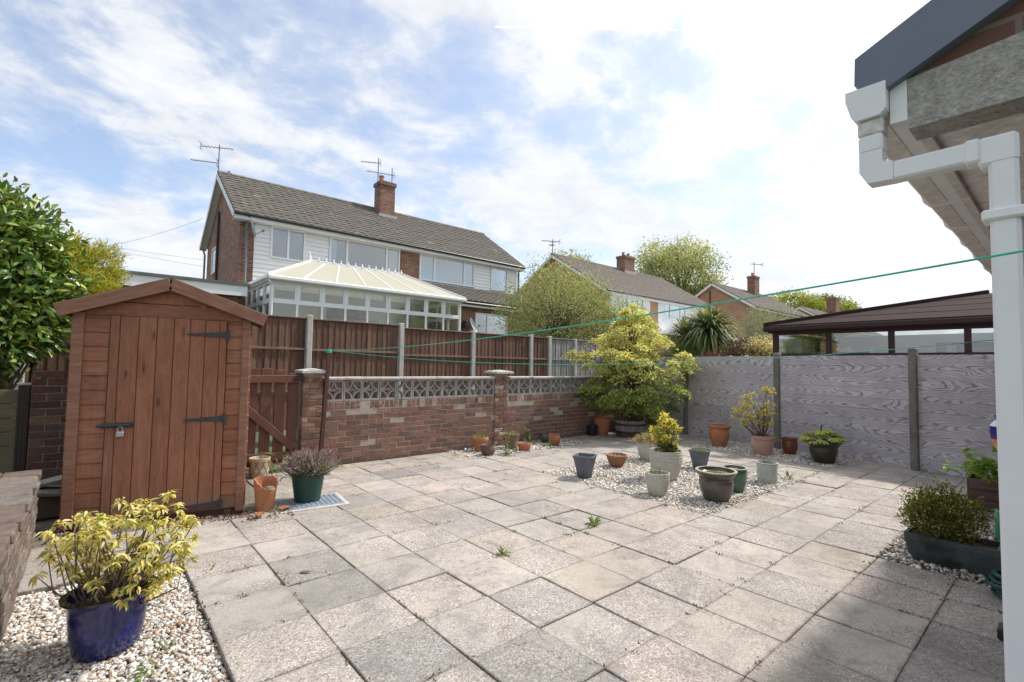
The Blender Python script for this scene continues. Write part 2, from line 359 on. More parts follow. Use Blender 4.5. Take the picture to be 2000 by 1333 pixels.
def brick_far(name, c1, c2, mortar, rot=False, blotch=.6):
    """brickwork too far off to pick bricks apart: brick texture on world coordinates"""
    m, t, b = newmat(name); p = N(t, 'ShaderNodeSeparateXYZ'); t.links.new(wpos(t), p.inputs[0])
    cx = N(t, 'ShaderNodeCombineXYZ'); t.links.new(math_(t, 'ADD', p.outputs[0], p.outputs[1]), cx.inputs[0]); t.links.new(p.outputs[2], cx.inputs[1])
    br = N(t, 'ShaderNodeTexBrick'); t.links.new(cx.outputs[0], br.inputs['Vector'])
    br.inputs['Scale'].default_value = 1.0; br.inputs['Brick Width'].default_value = .225; br.inputs['Row Height'].default_value = .075; br.inputs['Mortar Size'].default_value = .008
    br.inputs['Color1'].default_value = (*c1, 1); br.inputs['Color2'].default_value = (*c2, 1); br.inputs['Mortar'].default_value = (*mortar, 1); br.inputs['Bias'].default_value = 0
    a = noise(t, wpos(t), 2.2, 5, .65); c = mixc(t, blotch, br.outputs['Color'], ramp(t, a, [(.3, .7), (.7, 1.25)]), 'MULTIPLY')
    t.links.new(c, b.inputs['Base Color']); b.inputs['Roughness'].default_value = .9; bump(t, b, br.outputs['Fac'], -.3, .006); return m
def grain_mat():
    m, t, b = newmat('moulded_woodgrain_concrete'); p = N(t, 'ShaderNodeSeparateXYZ'); v = wpos(t); t.links.new(v, p.inputs[0])
    r = orand(t)
    bay = math_(t, 'FLOOR', math_(t, 'DIVIDE', math_(t, 'ADD', p.outputs[1], 1.26), 1.985))
    u = p.outputs[1]; z = p.outputs[2]
    wob = noise(t, vscale(t, v, (1, .8, 1.6)), 1.5, 3, .5)
    zz = math_(t, 'ADD', math_(t, 'DIVIDE', z, .40), math_(t, 'ADD', math_(t, 'MULTIPLY', wob, 1.1), math_(t, 'MULTIPLY', bay, .37)))
    s = math_(t, 'SINE', math_(t, 'MULTIPLY', zz, 2*math.pi))
    amp = math_(t, 'ADD', .8, math_(t, 'MULTIPLY', noise(t, vscale(t, v, (1, .7, 2)), 1.2, 2, .5), 5.6))
    n_ = noise(t, vscale(t, v, (3, 3, 22)), 1.3, 4, .6)
    ph = math_(t, 'ADD', math_(t, 'ADD', math_(t, 'MULTIPLY', u, 5.8), math_(t, 'MULTIPLY', r, .35)), math_(t, 'ADD', math_(t, 'MULTIPLY', s, amp), math_(t, 'MULTIPLY', n_, .9)))
    w1 = math_(t, 'SINE', math_(t, 'MULTIPLY', ph, 2*math.pi)); w2 = math_(t, 'SINE', math_(t, 'MULTIPLY', ph, 4.7*math.pi))
    g = math_(t, 'ADD', .5, math_(t, 'ADD', math_(t, 'MULTIPLY', w1, .34), math_(t, 'MULTIPLY', w2, .16)))
    fl = noise(t, vscale(t, v, (4, 4, 60)), 2, 5, .7)
    g = math_(t, 'ADD', math_(t, 'MULTIPLY', g, .62), math_(t, 'MULTIPLY', fl, .42))
    c = ramp(t, g, [(.2, (.225, .198, .215)), (.36, (.385, .35, .375)), (.52, (.52, .482, .507)), (.85, (.64, .61, .63))])
    d = noise(t, v, 1.7, 7, .7); c = mixc(t, .8, c, ramp(t, d, [(.3, .66), (.7, 1.18)]), 'MULTIPLY')
    gs = noise(t, vscale(t, v, (5, 5, .7)), 2.2, 5, .7); c = mixc(t, ramp(t, gs, [(.58, 0), (.72, .35)]), c, (.22, .22, .19))
    c = mixc(t, 1, c, ramp(t, r, [(0, .92), (1, 1.07)]), 'MULTIPLY')
    t.links.new(c, b.inputs['Base Color']); b.inputs['Roughness'].default_value = .8; bump(t, b, g, .35, .004); return m
M_ = {}
M_['slab'] = slab_mat()
M_['soil'] = grit('joint_soil', (.08, .068, .052), (.17, .145, .115), 9, .95, .6, .01)
M_['earth'] = grit('earth', (.13, .11, .085), (.24, .21, .17), 5, .95, .7, .02, fine=40)
M_['grass_ground'] = grit('grass_ground', (.07, .085, .04), (.12, .135, .065), 1.5, .95, .5, .02)
BR = [(0, (.135, .078, .063)), (.25, (.185, .10, .075)), (.5, (.225, .122, .092)), (.72, (.19, .115, .094)), (.88, (.115, .084, .077)), (1, (.26, .145, .108))]
M_['brick'] = brick_piece('red_brown_brick', BR, spall=True)
M_['brick_spall'] = brick_piece('spalled_brick', [(0, (.30, .16, .105)), (.3, (.36, .20, .135)), (.6, (.36, .25, .21)), (.85, (.40, .32, .285)), (1, (.50, .44, .40))], .7)
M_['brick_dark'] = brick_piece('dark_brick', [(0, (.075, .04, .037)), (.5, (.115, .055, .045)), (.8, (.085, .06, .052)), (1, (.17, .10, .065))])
M_['brick_pale'] = brick_piece('weathered_brick', [(0, (.12, .09, .075)), (.4, (.155, .115, .098)), (.7, (.165, .15, .135)), (1, (.22, .165, .13))], .8)
M_['mortar'] = grit('mortar', (.30, .26, .22), (.40, .36, .31), 12, .95, .4)
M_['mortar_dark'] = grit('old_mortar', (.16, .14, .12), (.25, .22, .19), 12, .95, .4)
M_['block'] = grit('cast_concrete_block', (.25, .235, .22), (.37, .35, .325), 14, .9, .5, .004, c3=(.14, .135, .12), c3at=.60)
M_['coping'] = grit('coping_concrete', (.42, .40, .37), (.58, .56, .53), 9, .9, .5, .004, c3=(.20, .19, .165), c3at=.58)
M_['postconc'] = grit('post_concrete', (.38, .37, .345), (.52, .505, .475), 7, .88, .35, .003, c3=(.24, .235, .20), c3at=.63)
M_['postgrey'] = grit('grey_post_concrete', (.135, .13, .115), (.22, .215, .19), 6, .9, .4, .003, c3=(.095, .10, .065), c3at=.62)
M_['grain'] = grain_mat()
M_['shed'] = wood('stained_shed_timber', (.208, .084, .046), (.31, .134, .077), .66, .13, pale=(.45, .31, .23), splash=True)
M_['shedtrim'] = wood('worn_stained_timber', (.20, .092, .060), (.30, .155, .107), .66, .08, pale=(.50, .40, .33))
M_['gate'] = wood('gate_timber', (.105, .048, .036), (.165, .078, .058), .65, .12)
M_['fencewood'] = wood('brown_fence_timber', (.085, .045, .031), (.20, .112, .078), .8, .30, pale=(.31, .22, .165))
M_['fencerail'] = wood('fence_rail_timber', (.15, .10, .075), (.25, .17, .13), .8, .1)
M_['fencegrey'] = wood('grey_fence_timber', (.19, .18, .175), (.33, .32, .31), .85, .18)
M_['composite'] = wood('olive_composite_board', (.105, .085, .048), (.15, .125, .075), .6, .06, bs=.15)
M_['darkpost'] = wood('dark_composite_post', (.030, .019, .016), (.05, .032, .026), .55, .06, bs=.1)
M_['felt'] = grit('roof_felt', (.09, .085, .07), (.16, .15, .12), 20, .95, .5)
M_['iron'] = grit('black_iron', (.022, .022, .026), (.045, .045, .05), 20, .5, .15, .002, spec=.5)
M_['steel'] = grit('dull_steel', (.45, .45, .46), (.6, .6, .6), 20, .35, .1, .001, metal=.9)
M_['plant_leaf'] = attr_leaf('leaf'); M_['gloss_leaf'] = attr_leaf('glossy_leaf', .18, .3, .5)
M_['stone'] = attr_mat('gravel_stone')
M_['bark'] = grit('bark', (.07, .055, .042), (.16, .13, .10), 18, .9, .7, .01)
M_['twig'] = grit('twig', (.12, .085, .065), (.22, .17, .13), 18, .9, .3, .003)
M_['terra'] = grit('terracotta', (.38, .15, .075), (.50, .22, .115), 6, .8, .25, .002, c3=(.44, .30, .21), c3at=.6)
M_['terra_dk'] = grit('dark_terracotta', (.24, .10, .055), (.36, .16, .085), 7, .75, .25, .002, c3=(.18, .13, .09), c3at=.6)
M_['terra_pale'] = grit('bloomed_terracotta', (.40, .235, .175), (.50, .32, .25), 6, .85, .25, .002, c3=(.52, .45, .41), c3at=.5)
M_['bluegl'] = grit('cobalt_glaze', (.005, .008, .085), (.010, .016, .17), 9, .22, .05, .001, spec=.6, c3=(.012, .012, .03), c3at=.60, coat=.4, fine=90)
M_['blackgl'] = grit('black_glaze', (.006, .007, .012), (.012, .013, .02), 9, .15, 0, spec=.6, coat=.4, fine=0)
M_['greenpl'] = grit('green_plastic', (.010, .042, .034), (.016, .060, .046), 10, .42, .1, .001, fine=40)
M_['brownround'] = grit('brown_clay', (.095, .058, .042), (.16, .10, .072), 12, .7, .2, .002)
M_['mossclay'] = grit('weathered_clay', (.15, .12, .085), (.27, .20, .14), 11, .9, .4, .004, c3=(.16, .17, .10), c3at=.55)
M_['blackpl'] = grit('black_plastic', (.012, .013, .015), (.02, .02, .022), 10, .5, 0, fine=0)
M_['darkgl'] = grit('umber_glaze', (.060, .052, .044), (.125, .108, .088), 9, .3, .08, .001, coat=.25)
M_['darkgl2'] = grit('olive_umber_glaze', (.030, .027, .017), (.062, .055, .034), 9, .28, .08, .001, coat=.3)
M_['rimgl'] = grit('buff_rim', (.30, .26, .21), (.40, .36, .30), 12, .6, .1, .001)
M_['greengl'] = grit('green_glaze', (.050, .125, .085), (.085, .185, .13), 10, .32, .08, .001, coat=.3, c3=(.16, .16, .11), c3at=.66)
M_['sage'] = grit('sage_stoneware', (.43, .425, .365), (.52, .51, .445), 7, .55, .12, .001, c3=(.38, .36, .30), c3at=.6)
M_['celadon'] = grit('celadon_glaze', (.36, .40, .38), (.47, .51, .49), 9, .4, .1, .001, c3=(.24, .25, .23), c3at=.64)
M_['slate'] = grit('slate_plastic', (.105, .118, .145), (.15, .165, .195), 8, .6, .15, .001)
M_['rustpot'] = grit('rust_glaze', (.13, .038, .017), (.22, .072, .032), 9, .35, .1, .001, coat=.2)
M_['barrel'] = wood('barrel_stave', (.15, .135, .125), (.34, .32, .30), .9, .2)
M_['barrel_lo'] = wood('barrel_stave_dark', (.09, .05, .042), (.16, .10, .085), .9, .2)  # darker, browner timber for stave feet and planter boards
M_['hoop'] = grit('rusty_hoop', (.035, .028, .026), (.075, .055, .047), 20, .7, .3, .002)
M_['basket'] = grit('buff_basket_clay', (.42, .33, .24), (.55, .46, .36), 8, .85, .2, .002)
M_['basket_dk'] = grit('basket_band', (.22, .14, .09), (.32, .21, .14), 8, .85, .2, .002)
M_['compost'] = grit('compost', (.05, .037, .026), (.13, .10, .07), 30, .95, .8, .01)
M_['compost_dry'] = grit('dry_compost', (.20, .16, .10), (.33, .27, .19), 30, .95, .8, .01, c3=(.12, .15, .06), c3at=.58)
M_['zinc'] = grit('galvanised_cover', (.20, .25, .31), (.32, .37, .43), 14, .5, .35, .003, metal=.25, c3=(.45, .46, .44), c3at=.6)
M_['trough'] = grit('trough_fibreglass', (.042, .055, .056), (.080, .10, .10), 5, .6, .15, .002, c3=(.025, .030, .028), c3at=.55)
M_['rust_pole'] = grit('brown_painted_pole', (.055, .026, .022), (.085, .04, .032), 14, .6, .2, .002)
M_['cord'] = grit('green_cord', (.03, .44, .30), (.05, .52, .36), 30, .5, 0, fine=0)
M_['upvc'] = grit('white_upvc', (.73, .74, .76), (.80, .81, .82), 5, .38, .03, .001, fine=0, spec=.5, c3=(.60, .59, .56), c3at=.64)
M_['upvc_dirty'] = grit('grimy_upvc', (.58, .56, .52), (.70, .68, .65), 5, .5, .1, .001, fine=30)
M_['soffit'] = grit('grey_soffit', (.70, .70, .69), (.78, .78, .77), 3, .75, .1, .002, fine=20)
M_['verge'] = grit('slate_grey_verge', (.125, .15, .20), (.145, .17, .22), 4, .45, .03, .001, fine=0, spec=.5)
M_['lintel'] = grit('rough_concrete', (.30, .285, .26), (.47, .45, .415), 26, .95, 1.0, .015, fine=70)
M_['ownbrick'] = brick_far('own_house_brick', (.13, .062, .052), (.17, .085, .07), (.19, .155, .135))
M_['hbrick'] = brick_far('house_brick', (.13, .058, .042), (.30, .135, .082), (.33, .265, .22))
M_['tanbrick'] = brick_far('tan_brick', (.36, .20, .11), (.44, .26, .15), (.40, .31, .23))
M_['tile'] = grit('concrete_roof_tile', (.086, .077, .066), (.145, .131, .113), 5, .9, .4, .006, fine=30, c3=(.25, .225, .175), c3at=.60)
M_['tile2'] = grit('brown_roof_tile', (.115, .095, .083), (.18, .15, .13), 5, .9, .4, .006, fine=30)
M_['ridge'] = grit('ridge_tile', (.16, .14, .115), (.27, .235, .19), 6, .9, .4, .006, fine=30)
M_['white'] = grit('white_paint', (.76, .77, .78), (.82, .82, .82), 2, .45, .05, .001, fine=0)
M_['clad'] = grit('white_cladding', (.74, .75, .77), (.81, .82, .83), 2, .5, .05, .001, fine=0)
M_['whitefascia'] = grit('white_fascia', (.70, .71, .72), (.80, .80, .80), 2, .5, .05, .001, fine=0)
M_['cream'] = grit('cream_polycarbonate', (.56, .55, .475), (.63, .62, .55), 2, .4, 0, fine=0)
M_['grey_pipe'] = grit('grey_pipe', (.16, .17, .19), (.22, .23, .25), 5, .5, 0, fine=0)
M_['blackpipe'] = grit('black_pipe', (.02, .02, .022), (.03, .03, .032), 5, .45, 0, fine=0)
M_['lead'] = grit('lead_flashing', (.34, .35, .37), (.48, .49, .5), 6, .6, .2, .003)
M_['roofgrey'] = grit('flat_roof_felt', (.10, .115, .11), (.15, .165, .16), 5, .9, .3)
M_['glass'] = glassy('window_glass', (.86, .90, .93), .15); M_['consglass'] = glassy('conservatory_glass', (.90, .93, .92), .05)
M_['brownglass'] = glassy('dark_glass', (.75, .78, .80), .10)
M_['room'] = grit('dim_room', (.16, .17, .175), (.27, .28, .285), 1.2, .9, 0, fine=0)
M_['blind'] = grit('pale_blind', (.62, .64, .64), (.70, .71, .71), 3, .8, 0, fine=0)
M_['yblind'] = grit('straw_blind', (.40, .36, .20), (.48, .43, .25), 3, .8, 0, fine=0)
M_['consfloor'] = grit('conservatory_interior', (.22, .23, .22), (.30, .30, .29), 2, .9, 0, fine=0)
M_['brownup'] = wood('rosewood_upvc', (.030, .014, .014), (.05, .024, .022), .6, .05, bs=.1)
M_['brownroof'] = grit('brown_roof_sheet', (.034, .020, .020), (.048, .028, .028), 4, .9, .1, .002, fine=20, spec=.08)
M_['chim'] = M_['hbrick']; M_['aerial'] = grit('aerial_metal', (.10, .10, .11), (.16, .16, .17), 5, .5, 0, fine=0, metal=.4)
M_['dish'] = grit('dish_grey', (.30, .33, .36), (.38, .41, .44), 4, .5, 0, fine=0)
M_['canegreen'] = grit('watering_can_green', (.012, .17, .06), (.02, .24, .085), 6, .4, .05, .001, fine=0)
M_['hose'] = grit('hose_green', (.010, .05, .045), (.018, .085, .07), 20, .4, .05, .001, fine=0)
M_['vase_b'] = grit('vase_blue', (.012, .018, .16), (.02, .03, .24), 8, .25, 0, fine=0); M_['vase_o'] = grit('vase_orange', (.55, .12, .03), (.62, .17, .05), 8, .3, 0, fine=0)
M_['vapour'] = newmat('vapour_trail')[0]
_t = M_['vapour'].node_tree; _b = [n for n in _t.nodes if n.type == 'BSDF_PRINCIPLED'][0]
_b.inputs['Base Color'].default_value = (.9, .9, .9, 1); _b.inputs['Emission Color'].default_value = (.95, .97, 1, 1); _b.inputs['Emission Strength'].default_value = 1.3; _b.inputs['Roughness'].default_value = 1  # emission makes the trail glow by itself to stay bright against the sky

# conservatory roof sheets let daylight through
M_['cream'] = newmat('cream_polycarbonate_sheet')[0]
_t = M_['cream'].node_tree; _b = [n for n in _t.nodes if n.type == 'BSDF_PRINCIPLED'][0]; _b.inputs['Base Color'].default_value = (.66, .63, .52, 1); _b.inputs['Roughness'].default_value = .45
_tr = N(_t, 'ShaderNodeBsdfTranslucent'); _tr.inputs[0].default_value = (.80, .78, .68, 1); _mx = N(_t, 'ShaderNodeMixShader'); _mx.inputs[0].default_value = .42
_t.links.new(_b.outputs[0], _mx.inputs[1]); _t.links.new(_tr.outputs[0], _mx.inputs[2]); _t.links.new(_mx.outputs[0], [n for n in _t.nodes if n.type == 'OUTPUT_MATERIAL'][0].inputs[0])
# ------------------------------------------------------------------ terrain
def fence_x(y): return 8.55+(y+1.26)*0.1613
def gz(x, y):
    t = min(max((y-6.6)/4.0, 0), 1); t = t*t*(3-2*t)
    far = min(max((math.hypot(x, y)-60)/300, 0), 1)
    return -0.075+1.45*t*(1-far*.8)
xs = sorted(set([-3000, -800, -200, -60, -20, -8]+[k*1.0 for k in range(-5, 16)]+[18, 22, 28, 36, 48, 64, 90, 150, 300, 800, 3000]))
ys = sorted(set([-3000, -800, -200, -60, -20, -8, -4]+[k*.8 for k in range(-4, 20)]+[18, 22, 28, 36, 48, 64, 90, 150, 300, 800, 3000]))
g = MB(); nx = len(xs)
for y in ys:
    for x in xs: g.v.append((x, y, gz(x, y)))
g.f = [(j*nx+i, j*nx+i+1, (j+1)*nx+i+1, (j+1)*nx+i) for j in range(len(ys)-1) for i in range(nx-1)]
tag(g.build('ground', M_['grass_ground'], fix=False), kind='structure')
# ------------------------------------------------------------------ patio and its slabs
S = 0.45
pt_ = MB(); pt_.v = [(-1.2, 2.6, -.013), (-1.2, 1.36, -.013), (.01, 1.36, -.013), (.01, -2.75, -.013), (9.0, -2.75, -.013), (9.7, 4.1, -.013), (-1.2, 4.1, -.013)]
pt_.f = [(0, 1, 2, 3, 4, 5, 6)]
patio = tag(pt_.build('patio', M_['soil'], fix=False), kind='structure')
GR = dict(mid=(4.05, 6.30, -.45, 1.80), back=(7.65, 9.3, -.45, 1.80), trough=(4.05, 7.3, -2.75, -1.80))
slab_me = [cham_mesh(.4465, .4465, .04, .004, M_['slab'], key='s%d' % k, jit=.0022, seed=k) for k in range(6)]
cells = []
for i in range(0, 21):
    for k in range(-7, 9):
        x0, y0 = i*S, k*S
        if any(a-.01 <= x0 and x0+S <= b+.01 and c-.01 <= y0 and y0+S <= d+.01 for a, b, c, d in GR.values()): continue
        if x0 > fence_x(y0)-.02 or y0 < -2.72-.45: continue
        if 0 <= x0 < .85 and y0 > 2.2: continue
        if 3.9 <= x0 < 6.2 and y0 > 3.1: continue
        cells.append((x0, y0, 1))
for x0 in (-.45, -.9): cells.append((x0, 1.35, 1)); cells.append((x0, 1.80, 1))
for n, (x0, y0, q) in enumerate(cells):
    wet = rnd.uniform(-.0035, .0035)
    cx, cy = x0+S/2, y0+S/2
    sy = 1.0
    if y0+S > 3.84:                       # cut row against the brick wall
        h = 3.84-y0
        if h < .1: continue
        sy = h/S; cy = y0+h/2
    Mx = Matrix.Translation((cx+rnd.uniform(-.003, .003), cy+rnd.uniform(-.003, .003), -.02+wet)) @ Matrix.Rotation(rnd.gauss(0, .005), 4, 'Z') @ Matrix.Rotation(rnd.gauss(0, .006), 4, 'X') @ Matrix.Rotation(rnd.gauss(0, .006), 4, 'Y') @ Matrix.Rotation(rnd.choice((0, math.pi/2, math.pi)) if sy == 1 else 0, 4, 'Z') @ Matrix.Diagonal((1, sy, 1, 1))
    put('paving_slab', slab_me[n % 6], patio, Mx)
# moss and grit crumbs lying in the joints
# ------------------------------------------------------------------ gravel
ICO_V = None
def ico():
    p = (1+5**.5)/2
    v = np.array([(-1, p, 0), (1, p, 0), (-1, -p, 0), (1, -p, 0), (0, -1, p), (0, 1, p), (0, -1, -p), (0, 1, -p), (p, 0, -1), (p, 0, 1), (-p, 0, -1), (-p, 0, 1)], float)
    f = np.array([(0, 11, 5), (0, 5, 1), (0, 1, 7), (0, 7, 10), (0, 10, 11), (1, 5, 9), (5, 11, 4), (11, 10, 2), (10, 7, 6), (7, 1, 8), (3, 9, 4), (3, 4, 2), (3, 2, 6), (3, 6, 8), (3, 8, 9), (4, 9, 5), (2, 4, 11), (6, 2, 10), (8, 6, 7), (9, 8, 1)])
    return v/np.linalg.norm(v[0]), f
OCT_V = np.array([(1, 0, 0), (-1, 0, 0), (0, 1, 0), (0, -1, 0), (0, 0, 1), (0, 0, -1)], float)
OCT_F = np.array([(0, 2, 4), (2, 1, 4), (1, 3, 4), (3, 0, 4), (2, 0, 5), (1, 2, 5), (3, 1, 5), (0, 3, 5)])
def gravel(name, pos, size, label_pal, low=False):
    V, F = (OCT_V, OCT_F) if low else ico(); n = len(pos)
    sz = size*np.exp(rng.normal(0, .32, (n, 1)))*np.stack([rng.uniform(.8, 1.25, n), rng.uniform(.7, 1.1, n), rng.uniform(.4, .75, n)], 1)
    P = V[None]*sz[:, None]*(1+rng.normal(0, .13, (n, len(V), 1)))
    a = rng.uniform(0, 2*np.pi, n); tl = rng.normal(0, .35, n); t2 = rng.normal(0, .35, n)
    ca, sa, ct, st, cu, su = np.cos(a), np.sin(a), np.cos(tl), np.sin(tl), np.cos(t2), np.sin(t2); z = np.zeros(n); o = np.ones(n)
    Rz = np.stack([ca, -sa, z, sa, ca, z, z, z, o], 1).reshape(n, 3, 3); Rx = np.stack([o, z, z, z, ct, -st, z, st, ct], 1).reshape(n, 3, 3); Ry = np.stack([cu, z, su, z, o, z, -su, z, cu], 1).reshape(n, 3, 3)
    P = np.einsum('nij,nkj->nki', Rx@Ry@Rz, P)+pos[:, None]
    pal = np.array(label_pal); ci = rng.choice(len(pal), n, p=pal[:, 3]/pal[:, 3].sum())
    C = np.clip(pal[ci, :3]*(1+rng.normal(0, .16, (n, 1))), .02, .85)
    F2 = (np.arange(n)[:, None, None]*len(V)+F).reshape(-1, 3)
    return np_mesh(name, P.reshape(-1, 3), F2, M_['stone'], np.repeat(C, len(V), 0))
PAL = [(.66, .63, .58, 5), (.56, .50, .43, 4), (.46, .36, .27, 3), (.38, .24, .16, 1.6), (.42, .40, .38, 3), (.74, .72, .70, 3), (.24, .21, .19, 1.2)]
PAL2 = [(.70, .67, .61, 5), (.62, .56, .48, 4.5), (.56, .47, .37, 3), (.44, .33, .24, 1), (.52, .49, .46, 2.4), (.76, .74, .71, 3), (.34, .31, .28, .5)]
def scatter(n, x0, x1, y0, y1, z, zj, edge=.05, hole=None):
    p = np.stack([rng.uniform(x0-edge, x1+edge, n), rng.uniform(y0-edge, y1+edge, n), z+rng.uniform(0, zj, n)], 1)
    d = np.minimum.reduce([p[:, 0]-x0, x1-p[:, 0], p[:, 1]-y0, y1-p[:, 1]])
    keep = (d > 0) | (rng.uniform(0, 1, n) < .25*np.clip(1+d/edge, 0, 1))
    lift = np.where(d < 0, .012, 0); p[:, 2] += lift
    return p[keep]
def bed(x0, x1, y0, y1, z, name='gravel_bed'):
    b = MB(); b.v = [(x0, y0, z), (x1, y0, z), (x1, y1, z), (x0, y1, z)]; b.f = [(0, 1, 2, 3)]
    return tag(b.build(name, M_['earth'], fix=False), kind='structure')
bed(-1.0, -.002, -.6, 1.36, -.044); bed(4.04, 6.31, -.46, 1.81, -.004); bed(7.64, 9.3, -.46, 1.81, -.006); bed(4.04, 7.3, -2.75, -1.79, -.016); bed(3.88, 6.35, 3.12, 3.88, -.014)
tag(gravel('gravel', scatter(23000, -.98, -.006, -.6, 1.35, -.041, .018, .006), .0090, PAL), 'white and tan pea gravel around the big cobalt pot', 'gravel', kind='stuff')
tag(gravel('gravel', scatter(17500, 4.05, 6.30, -.45, 1.80, -.009, .013, .10), .0125, PAL2, True), 'pale gravel square under the group of sage pots', 'gravel', kind='stuff')
tag(gravel('gravel', scatter(9000, 7.65, 9.25, -.45, 1.80, -.010, .012, .07), .014, PAL2, True), 'pale gravel strip at the foot of the woodgrain fence', 'gravel', kind='stuff')
tag(gravel('gravel', scatter(8500, 4.05, 7.2, -2.7, -1.80, -.010, .016, .03), .0135, PAL, True), 'mixed gravel round the dark trough planter', 'gravel', kind='stuff')
tag(gravel('gravel', scatter(6500, 3.92, 6.25, 3.16, 3.82, -.010, .012, .12), .013, PAL2, True), 'thin pale gravel along the foot of the brick wall', 'gravel', kind='stuff')
# earth and rubble strip at the shed's foot
_n = 900; _p = np.stack([rng.uniform(-.95, .95, _n), rng.normal(2.36, .12, _n), np.full(_n, .004)], 1); _p[:, 1] -= _p[:, 0]*.25
tag(gravel('rubble', _p[(_p[:, 1] > 1.9)], .012, [(.28, .15, .10, 2), (.20, .15, .11, 3), (.35, .28, .22, 2), (.12, .09, .07, 2)], True), 'brown earth crumbs and grit at the foot of the shed', 'rubble', kind='stuff')
b = MB(); b.v = [(-1.0, 2.26, -.012), (.9, 2.22, -.012), (.9, 3.9, -.012), (-1.0, 3.9, -.012)]; b.f = [(0, 1, 2, 3)]
tag(b.build('ground_by_shed', M_['earth'], fix=False), kind='structure')

# ------------------------------------------------------------------ brick garden wall
BK = [cham_mesh(.215, .1, .065, .004, M_['brick'], key='b%d' % k, jit=.0025, seed=k+50) for k in range(4)]
BKS = [cham_mesh(.213, .1, .063, .010, M_['brick_spall'], key='bs%d' % k, jit=.006, seed=k+70) for k in range(4)]
def lay(parent, x0, x1, yf, z0, ncourse, t, spall, limit, mats=None, name='brick', stretch=None, budget=[0]):
    """stretcher bond on the plane y = yf (face towards -y). bricks past x=limit are joined as stuff"""
    rest = MB()
    for c in range(ncourse):
        z = z0+c*.075+.0325+.005; off = (c % 2)*.1125
        x = x0-off
        while x < x1-.02:
            a = max(x, x0); e = min(x+.215, x1); L = e-a
            if L > .03:
                p = spall(c, a)
                me = (BKS if rnd.random() < p else (mats or BK))[rnd.randrange(4)]
                dy = rnd.uniform(-.002, .002)+(.006 if me in BKS else 0)
                M = Matrix.Translation(((a+e)/2, yf+.05+dy, z+rnd.uniform(-.001, .001))) @ Matrix.Rotation(rnd.gauss(0, .006), 4, 'Z') @ Matrix.Diagonal((L/.215, 1, 1, 1))
                if a < limit: put(name, me, parent, M)
                else: rest.box((a, yf+dy, z-.0325), (e, yf+.1, z+.0325))
            x += .225
    return rest
wall = thing('garden_wall', (1.84, 4.0, 0), 'low red brick wall topped with a row of pierced concrete screen blocks', 'wall')
sp = lambda c, x: (.0, .0, .0, .01, .02, .03, .05, .08, .12, .16)[c]*(1.25 if (x < 2.5 or x > 3.2) else .8)
WY = 3.88
rest = lay(wall, 1.86, 9.34, WY, .005, 10, .1, sp, 6.85)
rest.build('brick_courses', M_['brick'], wall)['kind'] = 'stuff'
x = 1.87; hm = [cham_mesh(.065, .1, .10, .006, M_['brick'], key='h%d' % k, jit=.003, seed=k+90) for k in range(3)]
hs = [cham_mesh(.063, .1, .098, .010, M_['brick_spall'], key='hs%d' % k, jit=.006, seed=k+95) for k in range(3)]
restb = MB()
while x < 9.3:
    z = .76+.052
    if x < 6.85: put('brick_on_edge', (hs if rnd.random() < .3 else hm)[rnd.randrange(3)], wall, Matrix.Translation((x+.0325, WY+.05+rnd.uniform(-.003, .003), z)))
    else: restb.box((x, WY, z-.05), (x+.065, WY+.1, z+.05))
    x += .075
restb.build('brick_on_edge_run', M_['brick'], wall)['kind'] = 'stuff'
m = MB(); m.box((1.87, WY+.005, 0), (9.33, WY+.105, .862)); m.build('mortar', M_['mortar'], wall)
# pierced screen blocks
def screen_block():
    m = MB(); w, h, t = .355, .30, .09; fr = .028
    m.box((-w/2, 0, 0), (-w/2+fr, t, h)); m.box((w/2-fr, 0, 0), (w/2, t, h)); m.box((-w/2+fr, 0, 0), (w/2-fr, t, fr)); m.box((-w/2+fr, 0, h-fr), (w/2-fr, t, h))
    a, b_ = w/2-fr, h/2-fr; k = 9; tw = .012
    for sx in (-1, 1):
        for sz in (-1, 1):
            # quarter arc round the corner, concave to the middle: joins mid-side to mid-top
            pts = []
            for q in range(k+1):
                th = math.pi/2*q/k
                pts.append((sx*(a-a*.92*math.cos(th)), h/2+sz*(b_-b_*.92*math.sin(th))))
            for (x0, z0), (x1, z1) in zip(pts, pts[1:]):
                m.bar((x0, t/2, z0), (x1, t/2, z1), t*.8, tw*2, (0, 1, 0))
    return m
_b = screen_block(); bo = None
def run_blocks(x0, x1, n):
    global bo
    w = (x1-x0)/n
    for k in range(n):
        M = Matrix.Translation((x0+w*(k+.5), WY+.004, .868)) @ Matrix.Diagonal((w/.362, 1, 1, 1)) @ Matrix.Rotation(rnd.gauss(0, .004), 4, 'Y')
        if bo is None: bo = _b.build('screen_block', M_['block'], wall, M)
        else: put('screen_block', bo.data, wall, M)
run_blocks(1.87, 4.84, 11); run_blocks(5.14, 9.3, 15)
for a, e in ((1.85, 4.83), (5.15, 9.33)):
    n = round((e-a)/.6); w = (e-a)/n
    for k in range(n):
        me = cham_mesh(w-.004, .17, .038, .008, M_['coping'], key='cop')
        put('coping_stone', me, wall, Matrix.Translation((a+w*(k+.5), WY+.05, 1.188+rnd.uniform(-.002, .002))) @ Matrix.Rotation(rnd.gauss(0, .003), 4, 'Y'))
